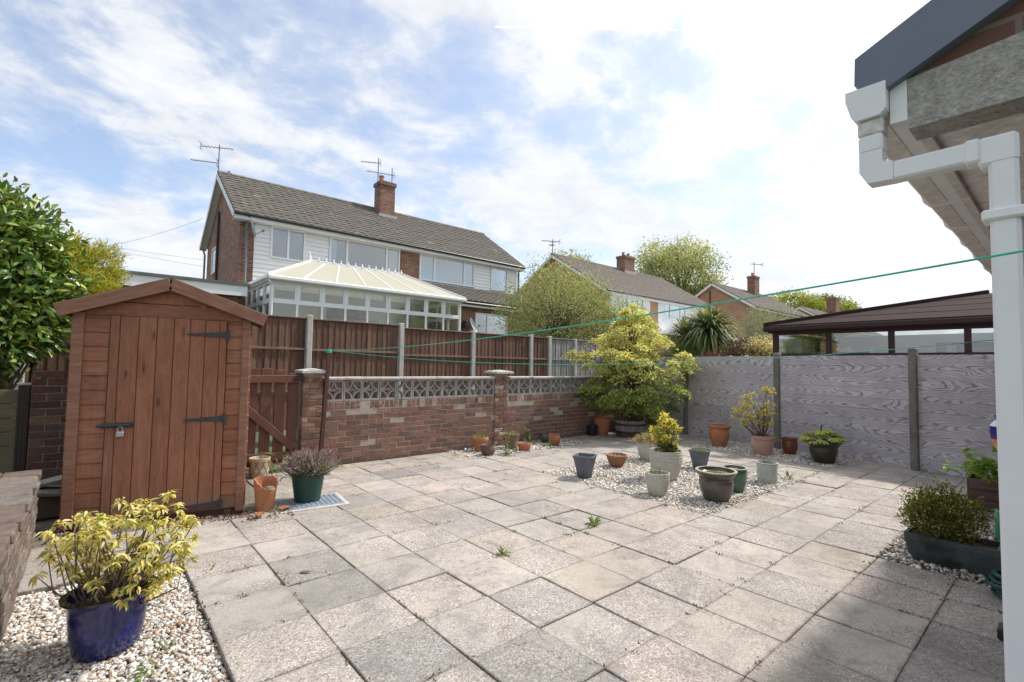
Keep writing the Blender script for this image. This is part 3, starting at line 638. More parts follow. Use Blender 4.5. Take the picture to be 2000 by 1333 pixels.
def pier(x0, x1, label, top, capw, capname='pier_cap'):
    p = thing('brick_pier', ((x0+x1)/2, WY+.05, 0), label, 'pier')
    n = int((top)/.075)
    for c in range(n):
        z = .005+c*.075+.0375; w = x1-x0
        seg = ((x0, x0+w*.66), (x0+w*.66+.01, x1)) if c % 2 else ((x0, x0+w*.30), (x0+w*.30+.01, x1))
        for a, e in seg:
            me = (BKS if rnd.random() < .16 else BK)[rnd.randrange(4)]
            put('brick', me, p, Matrix.Translation(((a+e)/2, WY-.012+.05, z)) @ Matrix.Diagonal(((e-a)/.215, 1, 1, 1)))
    m = MB(); m.box((x0+.006, WY, 0), (x1-.006, WY+.2, top-.01)); m.build('mortar', M_['mortar'], p)
    cx = (x0+x1)/2; m = MB(); h = capw/2; cy = WY+.075
    pr_ = [(h, 0), (h, .03)]
    m.add([(cx-h, cy-h, top), (cx+h, cy-h, top), (cx+h, cy+h, top), (cx-h, cy+h, top), (cx-h, cy-h, top+.035), (cx+h, cy-h, top+.035), (cx+h, cy+h, top+.035), (cx-h, cy+h, top+.035), (cx-.03, cy-.03, top+.062), (cx+.03, cy-.03, top+.062), (cx+.03, cy+.03, top+.062), (cx-.03, cy+.03, top+.062)],
          [(0, 3, 2, 1), (0, 1, 5, 4), (1, 2, 6, 5), (2, 3, 7, 6), (3, 0, 4, 7), (4, 5, 9, 8), (5, 6, 10, 9), (6, 7, 11, 10), (7, 4, 8, 11), (8, 9, 10, 11)])
    m.build(capname, M_['coping'], p)
pier(1.585, 1.845, 'red brick gatepost with flat pale cap at the wall end by the gate', 1.262, .34)
pier(4.85, 5.13, 'middle brick pier with pyramid cap rising from the low wall', 1.262, .38)
# dark brick pier behind the shed
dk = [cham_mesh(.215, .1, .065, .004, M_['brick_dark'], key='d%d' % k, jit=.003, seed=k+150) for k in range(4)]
dp = thing('brick_pier', (-.74, 3.95, 0), 'dark brick wall end at the left behind the shed', 'pier')
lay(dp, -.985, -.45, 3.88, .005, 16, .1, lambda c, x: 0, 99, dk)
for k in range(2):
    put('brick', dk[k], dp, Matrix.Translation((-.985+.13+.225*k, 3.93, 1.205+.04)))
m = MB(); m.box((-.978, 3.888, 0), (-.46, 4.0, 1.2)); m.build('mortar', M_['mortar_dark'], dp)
# ------------------------------------------------------------------ composite fence at far left
cf = thing('composite_fence', (-1.5, 3.95, 0), 'olive composite board fence with dark brown post at the left edge', 'fence')
for k in range(8): box('board', cf, M_['composite'], (-2.5, 3.93, .0+k*.137), (-1.076, 3.955, .0+k*.137+.134), .005)
box('post', cf, M_['darkpost'], (-1.08, 3.90, 0), (-.992, 3.99, 1.135), .006)
box('post_cap', cf, M_['block'], (-1.09, 3.89, 1.135), (-.985, 4.0, 1.158), .004)
for k in range(3): box('groove_shade', cf, M_['blackpl'], (-1.066+k*.028, 3.897, 0), (-1.060+k*.028, 3.902, 1.13), .001)  # thin black strips paint the groove shade onto the post face
box('white_post', None, M_['white'], (-1.62, 4.55, 0), (-1.44, 4.65, 1.55), .01)
tag(bpy.data.objects['white_post'], 'white painted post glimpsed above the olive composite fence', 'post')
# ------------------------------------------------------------------ raised weathered wall at the left edge
rw = thing('low_brick_wall', (-.95, 1.0, 0), 'crumbling low brick wall with rough top at the bottom left edge', 'wall')
pk = [cham_mesh(.215, .1, .066, .008, M_['brick_pale'], key='p%d' % k, jit=.0045, seed=k+250) for k in range(4)]
tilt = .075
for c in range(7):
    y = -.7-(c % 2)*.11
    while y < 2.42:
        e = min(y+.215, 2.45); z = .036+c*.0665
        M = Matrix.Translation((-.865+rnd.uniform(-.003, .003), (y+e)/2, z)) @ Matrix.Rotation(math.pi/2+rnd.gauss(0, .008), 4, 'Z') @ Matrix.Rotation(rnd.gauss(0, .012), 4, 'Y') @ Matrix.Diagonal(((e-y)/.215, 1, 1, 1))
        put('brick', pk[rnd.randrange(4)], rw, M); y += .225
m = MB(); m.box((-1.25, -.75, 0), (-.824, 2.42, .47)); m.build('mortar', M_['mortar_dark'], rw)
for r_ in range(2):
    y = -.7
    while y < 2.4:
        w = rnd.uniform(.20, .26); M = Matrix.Translation((-.90-r_*.23+rnd.uniform(-.02, .02), y+w/2, .499+rnd.uniform(-.003, .003))) @ Matrix.Rotation(rnd.gauss(0, .015), 4, 'Z') @ Matrix.Rotation(rnd.gauss(0, .01), 4, 'X')
        put('cap_brick', cham_mesh(.215, w-.012, .062, .010, M_['brick_pale'], key='cap%d' % rnd.randrange(5), jit=.005, seed=rnd.randrange(99)), rw, M); y += w
# stacked flat stones between pier and low wall
for k, (x, y, z, w, d, h, a) in enumerate(((-.80, 3.2, .10, .34, .3, .2, .1), (-.78, 3.1, .24, .30, .28, .06, .2), (-.80, 3.05, .33, .36, .22, .05, -.35))):
    put('flat_stone', cham_mesh(w, d, h, .02, M_['brick_dark'] if k == 0 else M_['block'], key='fs%d' % k, jit=.012, seed=k), None, Matrix.Translation((x, y, z)) @ Matrix.Rotation(a, 4, 'Z') @ Matrix.Rotation(a*.7, 4, 'Y'))
for o, l in zip([o for o in COL.objects if o.name.startswith('flat_stone')], ('thick dark stone at the bottom of the pile beside the shed', 'rounded grey stone in the middle of the pile beside the shed', 'tilted flat grey stone on top of the pile beside the shed')):
    tag(o, l, 'stone')
# ------------------------------------------------------------------ brown close-board fence
FY = 6.30
def closeboard(th, xa, xb, zt, mat, railm):
    x = xa; k = 0
    while x < xb-.02:
        w = min(.108, xb-x)
        me = cham_mesh(1.98, w+.018, .012, .003, mat, key='fb')
        M = frame((x+w/2, FY-.004+(.004 if k % 2 else 0), zt-.99+rnd.uniform(-.004, .004)), (rnd.gauss(0, .003), 0, 1), (1, .11, 0))
        put('fence_board', me, th, M); x += .108; k += 1
    for z in (zt-.55, zt-1.3): box('rail', th, railm, (xa, FY-.045, z-.02), (xb, FY-.022, z+.02), .004)
    box('capping_rail', th, railm, (xa, FY-.04, zt+.0), (xb, FY+.03, zt+.025), .004)
fn = thing('board_fence', (5, FY, 0), 'long brown close-board fence with pale concrete posts behind the brick wall', 'fence')
PX = [(-3.1, 2.22), (-1.27, 2.22), (.57, 2.22), (2.416, 2.235), (4.262, 2.21), (6.093, 2.165), (7.917, 2.17), (8.583, 2.165)]
for (xa, za), (xb, zb) in zip(PX, PX[1:]): closeboard(fn, xa+.05, xb-.05, min(za, zb)-.03, M_['fencewood'], M_['fencerail'])
for x, z in PX: box('concrete_post', fn, M_['postconc'], (x-.05, FY-.07, -.05), (x+.05, FY+.05, z+.03), .012)
fg = thing('board_fence', (9.6, FY, 0), 'short weathered grey board fence in the corner behind the maple', 'fence')
for xa, xb in ((8.633, 9.54), (9.64, 10.9)): closeboard(fg, xa, xb, 2.13, M_['fencegrey'], M_['fencegrey'])
for x in (9.59, 10.95): box('concrete_post', fg, M_['postconc'], (x-.05, FY-.07, -.05), (x+.05, FY+.05, 2.17), .012)
# ------------------------------------------------------------------ woodgrain concrete fence on the right
wf = thing('panel_fence', (8.8, 0, 0), 'grey woodgrain concrete panel fence with square posts along the right side', 'fence')
dfx = Vector((0.1613, 1, 0)).normalized(); nfx = Vector((-dfx.y, dfx.x, 0))
def fp(y, off=0.0, z=0.0): return Vector((fence_x(y), y, z))+nfx*off
posts = [-3.25, -1.262, .72, 2.68, 4.55]
ph = [1.72, 1.735, 1.695, 1.70, 1.70]
nb = 10
for (ya, yb) in zip(posts, posts[1:]):
    p, q = fp(ya+.04), fp(yb-.04); L = (q-p).length; bh = 1.655/nb
    for k in range(nb):
        me = cham_mesh(L, bh-.0015, .05, .002, M_['grain'], key='gb')
        put('fence_panel', me, wf, frame((p+q)/2+Vector((0, 0, bh*(k+.5)))+nfx*rnd.uniform(-.003, .003), dfx, (0, 0, 1)))
for y, h in zip(posts, ph):
    c = fp(y, .02, h/2); put('post', cham_mesh(.095, h+.04, .13, .014, M_['postgrey'], key='pg%.2f' % h), wf, frame(c, dfx, (0, 0, 1)))
# ------------------------------------------------------------------ shed
se = Vector((.977, -.213, 0)).normalized(); sn = Vector((.213, .977, 0)).normalized(); sA = Vector((-.674, 2.546, 0))
SW, SD, SH = 1.285, 1.72, 1.735
SM = Matrix(((se.x, sn.x, 0, sA.x), (se.y, sn.y, 0, sA.y), (0, 0, 1, 0), (0, 0, 0, 1)))
def L(x, y, z): return SM @ Vector((x, y, z))
shed = thing('garden_shed', L(SW/2, SD/2, 0), 'small reddish brown timber shed with double-sloped roof and padlocked door', 'shed')
D0, D1, DT, DB = .245, 1.095, 1.775, .085
def shiplap(x0, x1, z0, z1, name='shiplap_board'):
    z = z0; 
    while z < z1-.02:
        h = min(.121, z1-z)
        box(name, shed, M_['shed'], (x0, -.004, z), (x1, .014, z+h-.012), .003, SM)
        box('shiplap_lip', shed, M_['shed'], (x0, .004, z+h-.014), (x1, .014, z+h), .001, SM)
        z += .121
shiplap(.07, D0-.004, .06, SH+.04); shiplap(D1+.004, SW-.06, .06, SH+.04)
box('front_lining', shed, M_['shed'], (.02, .02, .05), (SW-.02, .035, SH), .002, SM)
for x0, x1 in ((-.004, .072), (SW-.064, SW+.004)): box('corner_trim', shed, M_['shedtrim'], (x0, -.022, .025), (x1, .004, SH+.06), .004, SM)
# gable boards, clipped by the roof slope
AX, AZ, SL = .655, 2.125, .372
def gab(z0, z1, y0=-.006):
    def half(z): return max((AZ-.10-z)/SL, .0)
    a0, a1 = min(half(z0), .64), min(half(z1), .64)
    poly = [L(AX-a0, 0, z0), L(AX+a0, 0, z0), L(AX+a1, 0, z1), L(AX-a1, 0, z1)]
    m = MB(); m.prism(poly, sn*y0, sn*.014); m.build('gable_board', M_['shed'], shed)
gab(DT+.004, DT+.118); gab(DT+.124, DT+.215, -.002); gab(DT+.219, AZ-.102, .0)
# door of planks
door = box('door', shed, M_['shed'], (D0+.01, -.006, DB), (D1-.01, .012, DT), .002, SM)
ws = [.058, .115, .113, .11, .108, .10, .10, .052]; k_ = (D1-D0)/sum(ws); x = D0
for w in ws:
    p = L(x+w*k_/2, -.014, (DB+DT)/2+rnd.uniform(-.002, .002))
    put('door_plank', cham_mesh(DT-DB, w*k_-.004, .02, .004, M_['shed'], key='dp'), door, frame(p, (0, 0, 1), se)); x += w*k_
for z in (1.645, .88, .115):      # strap hinges
    m = MB(); a = L(1.088, -.027, z); t = L(.79, -.027, z-.006)
    m.prism([a+Vector((0, 0, .027)), a-Vector((0, 0, .027)), t-Vector((0, 0, .008)), t+Vector((0, 0, .008))], sn*-.003, sn*.003); m.build('strap_hinge', M_['iron'], shed)
    box('hinge_plate', shed, M_['iron'], (1.09, -.03, z-.05), (1.116, -.02, z+.05), .002, SM)
lt = box('bolt_plate', shed, M_['iron'], (.215, -.030, .828), (.44, -.022, .872), .002, SM)
m = MB(); m.tube([L(.19, -.038, .852), L(.41, -.038, .852)], .012, 8); m.build('bolt_rod', M_['iron'], lt)
for x in (.25, .33, .41): box('bolt_keeper', lt, M_['iron'], (x, -.045, .836), (x+.014, -.030, .868), .002, SM)
# roof and barge boards
HS = .752
for sgn in (-1, 1):
    e = AX+sgn*HS; ez = AZ-HS*SL
    bar('barge_board', shed, M_['shedtrim'], L(AX+sgn*.002, -.075, AZ-.052), L(e, -.075, ez-.052), .108, .02, sn.cross(L(e, 0, ez)-L(AX, 0, AZ))*sgn, .003)
    m = MB(); m.prism([L(AX, 0, AZ+.004), L(e, 0, ez+.004), L(e, 0, ez-.018), L(AX, 0, AZ-.018)], sn*-.064, sn*(SD+.06)); m.build('roof_felt', M_['felt'], shed)
    m = MB(); m.prism([L(e, 0, ez-.02), L(e-sgn*.02, 0, ez-.013), L(e-sgn*.02, 0, ez-.075), L(e, 0, ez-.075)], sn*-.062, sn*(SD+.05)); m.build('eave_board', M_['shed'], shed)
# side and back walls
for x, nm in ((0, 'side_board'), (SW, 'side_board')):
    z = .06
    while z < SH-.02:
        y0, y1 = .01, SD; p = L(x+(-.008 if x == 0 else .006), (y0+y1)/2, z+.055)
        put(nm, cham_mesh(y1-y0, .109, .018, .003, M_['shed'], key='sb'), shed, frame(p, sn, (0, 0, 1))); z += .121
m = MB(); m.prism([L(0, 0, .05), L(SW, 0, .05), L(SW, 0, SH), L(AX, 0, AZ-.03), L(0, 0, SH)], sn*(SD-.03), sn*SD); m.build('back_wall', M_['shed'], shed)
for y in (.06, .85, 1.62): box('floor_bearer', shed, M_['gate'], (.0, y-.025, -.012), (SW, y+.025, .05), .004, SM)
for x in (.10, 1.16): box('floor_bearer', shed, M_['gate'], (x-.03, -.005, -.012), (x+.03, .05, .05), .004, SM)
# padlock
pl = thing('padlock', L(.345, -.04, .76), 'small steel padlock hanging from the shed bolt', 'padlock')
box('body', pl, M_['steel'], (.325, -.052, .755), (.378, -.030, .80), .005, SM)
m = MB(); m.tube([L(.335, -.041, .80), L(.335, -.041, .825), L(.343, -.041, .838), L(.352, -.041, .842), L(.361, -.041, .838), L(.368, -.041, .825), L(.368, -.041, .80)], .0045, 8); m.build('shackle', M_['steel'], pl, smooth=True)
# ------------------------------------------------------------------ gate
gt = thing('garden_gate', (1.1, 3.93, 0), 'brown wooden picket gate with diagonal brace between shed and brick gatepost', 'gate')
GY = 3.93
for k in range(6):
    x0 = .60+k*.163; x1 = x0+.125; top = 1.235+.09*math.sin(math.pi*(k+.5)/6)
    put('picket', cham_mesh(top-.09, .125, .02, .004, M_['gate'], key='pk%d' % k), gt, frame(((x0+x1)/2, GY, (top+.09)/2), (0, 0, 1), (1, 0, 0)))
for z in (1.185, .2): bar('rail', gt, M_['gate'], (.58, GY-.03, z), (1.572, GY-.03, z), .10, .04, (0, 0, 1), .006)
bar('brace', gt, M_['gate'], (.64, GY-.031, 1.08), (1.50, GY-.031, .28), .10, .038, (0, 0, 1), .006)
m = MB(); m.tube([(1.50, GY-.07, 1.19), (1.60, GY-.075, 1.195)], .012, 8); m.box((1.47, GY-.075, 1.17), (1.60, GY-.055, 1.215)); m.build('latch', M_['iron'], gt)
# ------------------------------------------------------------------ clothes pole and lines
cp = thing('clothes_post', (1.862, 3.80, 0), 'tall thin brown metal clothes post leaning at the wall', 'post')
m = MB(); m.bar((1.80, 3.76, .0), (1.888, 3.80, 1.60), .046, .046, (1, 0, 0)); m.build('shaft', M_['rust_pole'], cp)
m = MB(); m.lathe([(.030, 1.555), (.034, 1.565), (.034, 1.60), (.028, 1.61)], (1.886, 3.80, -.02), 12); m.build('cord_wrap', M_['cord'], cp)
def sagline(p, q, sag, n=40):
    p, q = Vector(p), Vector(q)
    return [p.lerp(q, i/n)-Vector((0, 0, 4*sag*(i/n)*(1-i/n))) for i in range(n+1)]
# ------------------------------------------------------------------ clothes lines
m = MB(); m.tube(sagline((1.886, 3.79, 1.585), (1.30, -2.79, 1.734), .08, 60), .0032, 6); tag(m.build('clothes_line', M_['cord']), 'taut green clothes line crossing in front of the white downpipe', 'clothes line')
_k = sagline((1.886, 3.79, 1.585), (1.30, -2.79, 1.734), .08, 60)
m = MB(); m.tube(sagline((1.886, 3.79, 1.575), (5.0, -2.461, 1.688), .20, 60), .0032, 6); tag(m.build('clothes_line', M_['cord']), 'slack lower green clothes line sagging across the yard behind the downpipe', 'clothes line')
# ------------------------------------------------------------------ house helpers
def window(parent, org, ex, w, h, splits=(), trans=None, glass='glass', blind=None, name='window', fr=.06, out=.05, interior=True, frm='white', bmat='blind'):
    """org = lower-left corner on the wall, ex = along wall seen from outside; n = outward"""
    ex = Vector(ex).normalized(); uz = Vector((0, 0, 1)); n = ex.cross(uz)
    M = frame(org, ex, uz); m = MB()     # local x along, y up, z outward
    xs_ = [0]+[s*w for s in splits]+[w]
    m.box((0, 0, .0), (w, fr, out)); m.box((0, h-fr, .0), (w, h, out)); m.box((0, fr, .0), (fr, h-fr, out)); m.box((w-fr, fr, 0), (w, h-fr, out))
    for s in xs_[1:-1]: m.box((s-fr*.6, fr, .002), (s+fr*.6, h-fr, out-.004))
    cellsx = []
    for k in range(len(xs_)-1): cellsx.append((xs_[k]+(fr if k == 0 else fr*.6), xs_[k+1]-(fr if k == len(xs_)-2 else fr*.6)))
    if trans: m.box((fr, trans*h-fr*.5, .004), (w-fr, trans*h+fr*.5, out-.006))
    win = m.build(name, M_[frm], parent, M)
    ysp = [(fr, h-fr)] if not trans else [(fr, trans*h-fr*.5), (trans*h+fr*.5, h-fr)]
    for (a, b_) in cellsx:
        for (c, d) in ysp: put('pane', cham_mesh(b_-a, d-c, .008, .001, M_[glass]), win, M @ Matrix.Translation(((a+b_)/2, (c+d)/2, out*.45)))
    if interior: put('interior', cham_mesh(w-.02, h-.02, .006, .001, M_['room']), win, M @ Matrix.Translation((w/2, h/2, .006)))
    for (a, e) in (blind or ()):
        q = a*w; i = 0; mm = MB()
        while q < e*w-.01:
            ww = min(.10, e*w-q); mm.box((q, .07, .010+.004*(i % 2)), (q+ww-.006, h-.07, .013+.004*(i % 2))); q += .10; i += 1
        mm.build('blind', M_[bmat], win, M)
    return win
def tiles(parent, A, ex, Lx, es, Ls, mat, tw=.30, tl=.27, name='roof_tiles', clip=None, seg=4):
    A = Vector(A); ex = Vector(ex).normalized(); es = Vector(es).normalized(); n = ex.cross(es).normalized()
    if n.z < 0: n = -n
    nx_ = int(Lx/tw+.5); tw = Lx/nx_; ny = int(Ls/tl+.5); tl = Ls/ny; V = []; F = []
    for j in range(ny):
        for i in range(nx_):
            if clip and not clip((i+.5)*tw, (j+.5)*tl): continue
            o = len(V); jz = rnd.uniform(-.004, .004)
            for (sy, lift) in ((-.02, .026), (tl+.04, .002)):
                for k in range(seg+1):
                    u = k/seg; hgt = .015*math.sin(u*2*math.pi*1.0)+jz
                    V.append(A+ex*((i+u)*tw)+es*(j*tl+sy)+n*(lift+hgt+.03))
            for k in range(seg+1):
                p = Vector(V[o+k]); V.append(p-n*.028)
            for k in range(seg):
                F.append((o+k, o+k+1, o+seg+1+k+1, o+seg+1+k)); F.append((o+2*(seg+1)+k, o+2*(seg+1)+k+1, o+k+1, o+k))
    m = MB(); m.v = [tuple(p) for p in V]; m.f = F; ob = m.build(name, mat, parent, fix=False); ob['kind'] = 'stuff'; return ob
def clad(parent, x0, x1, y, z0, z1, n=(0, -1, 0), pitch=.15, name='cladding'):
    m = MB(); z = z0
    while z < z1-.01:
        e = min(z+pitch, z1); m.add([(x0, y-.032, z), (x1, y-.032, z), (x1, y-.002, e), (x0, y-.002, e), (x0, y+.03, z), (x1, y+.03, z), (x1, y+.03, e), (x0, y+.03, e)], [(0, 1, 2, 3), (0, 4, 5, 1), (2, 6, 7, 3), (0, 3, 7, 4), (1, 5, 6, 2)]); z = e
    m.build(name, M_['clad'], parent)
def aerial(base, h, dirs, label, cat='aerial', grp=None, k=1.0):
    t = thing('tv_aerial', base, label, cat); b0 = Vector(base)
    m = MB(); m.tube([b0, b0+Vector((0, 0, h))], .022*k, 6); m.build('mast', M_['aerial'], t)
    for (z, ang, ln, off, nel, el) in dirs:
        d = Vector((math.cos(R(ang)), math.sin(R(ang)), 0)); c = b0+Vector((0, 0, z))
        m = MB(); p, q = c+d*off, c+d*(off+ln); m.tube([p, q], .014*k, 5); s = d.cross(Vector((0, 0, 1)))
        for j in range(nel):
            r_ = p.lerp(q, (j+.3)/nel); m.tube([r_-s*el*.5, r_+s*el*.5], .009*k, 4)
        m.tube([p-s*el*.6+Vector((0, 0, .12)), p+s*el*.6+Vector((0, 0, .12))], .01*k, 4); m.tube([p-s*el*.6-Vector((0, 0, .12)), p+s*el*.6-Vector((0, 0, .12))], .01*k, 4); m.tube([p+Vector((0, 0, .14)), p-Vector((0, 0, .14))], .01*k, 4)
        m.build('antenna', M_['aerial'], t)
    return t
def dish(c, d, r, label, arm=(0, -.5, .05)):
    t = thing('satellite_dish', c, label, 'satellite dish'); c = Vector(c); d = Vector(d).normalized()
    M = frame(c, d.cross(Vector((0, 0, 1))), Vector((0, 0, 1))); m = MB()
    prof = [(r*k/5, .22*r*(k/5)**2) for k in range(6)]
    m.lathe([(max(a, .002), z) for a, z in prof]+[(r, .22*r+.012)]+[(max(a, .002), z+.012) for a, z in prof[::-1]], seg=20, sy=1.1)
    q = d.to_track_quat('Z', 'Y').to_matrix().to_4x4(); q.translation = c
    m.build('reflector', M_['dish'], t, q, smooth=True)
    m = MB(); f = c+d*r*1.1-Vector((0, 0, r*.35)); m.tube([c-Vector((0, 0, r*.9)), f], .012, 5); m.box(f-Vector((.035, .035, .035)), f+Vector((.035, .035, .035))); m.build('feed_arm', M_['aerial'], t)
    m = MB(); m.tube([c-d*.02, c-d*.28-Vector((0, 0, .05)), c-d*.28-Vector((0, 0, .3))], .02, 6); m.build('bracket', M_['aerial'], t)
def gable_house(name, label, x0, x1, y0, y1, zb, ze, zr, wallm, tilem, ov=.25, eo=.3, detail=True, seg=4, tw=.30):
    """ridge along x; front wall y0 (towards -y); eave z ze"""
    h = thing(name, ((x0+x1)/2, (y0+y1)/2, zb), label, 'house'); ym = (y0+y1)/2
    sl_ = (zr-ze)/(ym-(y0-eo)); zw = ze+sl_*eo-.06
    m = MB(); m.prism([Vector((0, y0, zb)), Vector((0, y1, zb)), Vector((0, y1, zw)), Vector((0, ym, zr-.09)), Vector((0, y0, zw))], (x0, 0, 0), (x1, 0, 0)); m.build('wall', wallm, h)
    es = Vector((0, ym-y0+eo, zr-ze)); Ls = es.length
    rf = MB()
    for sg in (1, -1):
        yA = y0-eo if sg > 0 else y1+eo
        rf.prism([Vector((0, yA, ze-.03)), Vector((0, yA, ze+.02)), Vector((0, ym, zr+.02)), Vector((0, ym, zr-.03))], (x0-ov, 0, 0), (x1+ov, 0, 0))
    roof = rf.build('roof', tilem, h)
    tiles(roof, (x0-ov, y0-eo-.04, ze+.0), (1, 0, 0), x1-x0+2*ov, es, Ls, tilem, tw=tw, seg=seg)
    m = MB(); n = int((x1-x0+2*ov)/.45); w = (x1-x0+2*ov)/n
    for k in range(n): m.tube([(x0-ov+k*w, ym, zr+.03), (x0-ov+(k+1)*w-.015, ym, zr+.03)], [.10, .107], 8)
    m.build('ridge_tiles', M_['ridge'], roof)['kind'] = 'stuff'
    m = MB(); m.box((x0-ov, y0-eo-.03, ze-.20), (x1+ov, y0-eo, ze-.005)); m.build('fascia', M_['whitefascia'], h)
    m = MB(); m.box((x0-ov, y0-eo, ze-.20), (x1+ov, y0-.002, ze-.185)); m.build('soffit', M_['whitefascia'], h)
    m = MB(); m.tube([(x0-ov, y0-eo-.085, ze-.03), (x1+ov, y0-eo-.085, ze-.05)], .055, 8); m.build('gutter', M_['blackpipe'], h, smooth=True)
    for xx, nm in ((x0-ov, 'verge_board'), (x1+ov, 'verge_board')):
        for sg in (1, -1):
            yA = y0-eo if sg > 0 else y1+eo
            bar(nm, h, M_['whitefascia'], (xx-.012 if xx < x0 else xx+.012, yA, ze-.09), (xx-.012 if xx < x0 else xx+.012, ym, zr-.09), .19, .022, (0, 0, 1), .004)
            xi = x0 if xx < x0 else x1
            m = MB(); m.prism([Vector((0, yA, ze-.12)), Vector((0, yA, ze-.135)), Vector((0, ym, zr-.135)), Vector((0, ym, zr-.12))], (min(xx, xi)+.003, 0, 0), (max(xx, xi)-.003, 0, 0)); m.build('verge_soffit', M_['soffit'], h)
    return h, ym
def chimney(h, x0, x1, y0, y1, z0, z1, mat, pots=1, corbel=True):
    c = MB(); c.box((x0, y0, z0), (x1, y1, z1)); c.box((x0-.05, y0-.05, z1), (x1+.05, y1+.05, z1+.15)); ch = c.build('chimney', mat, h)
    m = MB(); m.box((x0-.02, y0-.02, z1+.15), (x1+.02, y1+.02, z1+.19)); m.build('flaunching', M_['mortar_dark'], ch)
    for k in range(pots):
        xx = x0+(x1-x0)*(k+.5)/max(pots, 1)-(.18 if pots == 1 else 0)
        m = MB(); m.lathe([(.11, 0), (.13, .02), (.115, .05), (.105, .26), (.13, .28), (.13, .32), (.09, .32), (.09, .1)], (xx, (y0+y1)/2, z1+.18), 12); m.build('chimney_pot', M_['terra'], ch, smooth=True)
    return ch
# ------------------------------------------------------------------ the pair of semis behind the fence
H1, YM1 = gable_house('semi_detached_house', 'pair of brick and white clad houses with brown tiled roof behind the fence', 3.03, 15.5, 15.6, 21.9, 1.0, 6.36, 8.66, M_['hbrick'], M_['tile'])
HW = 15.6
clad(H1, 3.47, 3.99, HW-.03, 3.6, 6.16); clad(H1, 5.17, 6.03, HW-.03, 3.6, 6.16); clad(H1, 3.99, 5.17, HW-.03, 3.6, 5.03); clad(H1, 6.03, 9.02, HW-.03, 3.6, 5.03)
clad(H1, 12.85, 13.78, HW-.03, 3.6, 6.16); clad(H1, 14.88, 15.48, HW-.03, 3.6, 6.16); clad(H1, 9.9, 12.85, HW-.03, 3.6, 5.0); clad(H1, 13.78, 14.88, HW-.03, 3.6, 5.0)
EX = (1, 0, 0)
window(H1, (3.99, HW, 5.04), EX, 1.17, 1.13, (.5,), out=.08)
window(H1, (6.04, HW, 5.04), EX, 2.93, 1.13, (.235, .80), blind=((.02, .10), (.84, .98)), out=.08)
window(H1, (9.92, HW, 5.02), EX, 2.9, 1.14, (.25, .80), blind=((.02, .98),), out=.08)
window(H1, (13.8, HW, 5.02), EX, 1.06, 1.12, (), blind=((.05, .95),), out=.08)
window(H1, (3.03, 20.5, 4.95), (0, -1, 0), .9, 1.05, (), out=.05)
m = MB(); m.tube([(3.22, HW-.11, 6.2), (3.22, HW-.11, 4.0)], .04, 8); m.tube([(3.22, HW-.36, 6.31), (3.22, HW-.11, 6.15)], .04, 8); m.build('downpipe', M_['grey_pipe'], H1)
m = MB(); m.tube([(2.96, 19.2, 7.3), (2.96, 19.2, 3.6)], .05, 8); m.build('soil_pipe', M_['blackpipe'], H1)
m = MB(); m.tube([(2.9, 22.12, 6.25), (2.95, 22.0, 6.0), (2.95, 22.0, 3.4)], .04, 8); m.build('downpipe', M_['grey_pipe'], H1)
m = MB(); m.tube([(15.56, HW-.08, 6.2), (15.56, HW-.08, 3.4)], .05, 8); m.build('downpipe', M_['blackpipe'], H1)
ch = chimney(H1, 9.2, 9.93, 18.05, 18.7, 7.9, 9.72, M_['hbrick'])
m = MB(); m.box((9.12, 17.96, 8.0), (10.02, 18.05, 8.32)); m.build('lead_flashing', M_['lead'], ch)
m = MB(); m.box((3.15, YM1-.2, 8.75), (3.38, YM1-.05, 8.98)); 
m = MB(); m.bar((3.5, YM1+.25, 8.55), (3.2, YM1+.3, 8.95), .07, .05); m.build('roof_vent', M_['grey_pipe'], H1)
# tiled lean-to on the right half
m = MB(); m.box((10.0, 13.55, 1.0), (15.5, 15.59, 3.78)); m.build('extension_wall', M_['hbrick'], H1)
es = Vector((0, 15.56-13.25, 4.92-4.0)); m = MB(); m.prism([Vector((0, 13.25, 3.97)), Vector((0, 15.56, 4.89)), Vector((0, 15.56, 4.84)), Vector((0, 13.25, 3.92))], (9.95, 0, 0), (15.6, 0, 0)); er = m.build('lean_to_roof', M_['tile'], H1)
tiles(er, (9.95, 13.2, 3.98), EX, 5.65, es, es.length, M_['tile'])
m = MB(); m.box((9.95, 13.22, 3.76), (15.6, 13.26, 3.96)); m.build('fascia', M_['whitefascia'], H1)
m = MB(); m.tube([(9.95, 13.17, 3.9), (15.6, 13.17, 3.88)], .055, 8); m.build('gutter', M_['blackpipe'], H1)
m = MB(); m.box((9.9, 15.5, 4.90), (15.5, 15.57, 4.98)); m.build('flashing', M_['lead'], H1)
window(H1, (11.45, 13.55, 2.5), EX, 1.75, 1.08, (.36,), blind=((.40, .98),), out=.06)
dish((11.1, 13.25, 2.98), (.55, -.75, .35), .30, 'round satellite dish on the low brick extension wall')
m = MB(); m.box((10.78, 13.44, 2.9), (10.9, 13.55, 3.1)); m.box((10.8, 13.38, 3.1), (10.88, 13.5, 3.2)); m.build('wall_lantern', M_['iron'], H1)
dish((3.28, 15.1, 5.85), (.95, -.30, .2), .32, 'grey satellite dish on the left corner of the white clad house')
aerial((2.80, YM1-.05, 8.5), 1.28, ((1.16, -28, 1.15, -.65, 9, .3), (.55, 158, .9, .05, 10, .2)), 'large twin-headed aerial on the left gable of the tiled house', k=.9)
aerial((9.12, 18.2, 9.2), 1.75, ((1.52, 150, .9, -.1, 9, .26),), 'aerial strapped to the left of the chimney stack', k=.9)
aerial((10.02, 18.6, 9.5), 1.35, ((1.0, 165, 1.3, -.1, 12, .22), (.45, 200, .2, 0, 2, .3)), 'aerial standing to the right of the chimney pot', k=.9)
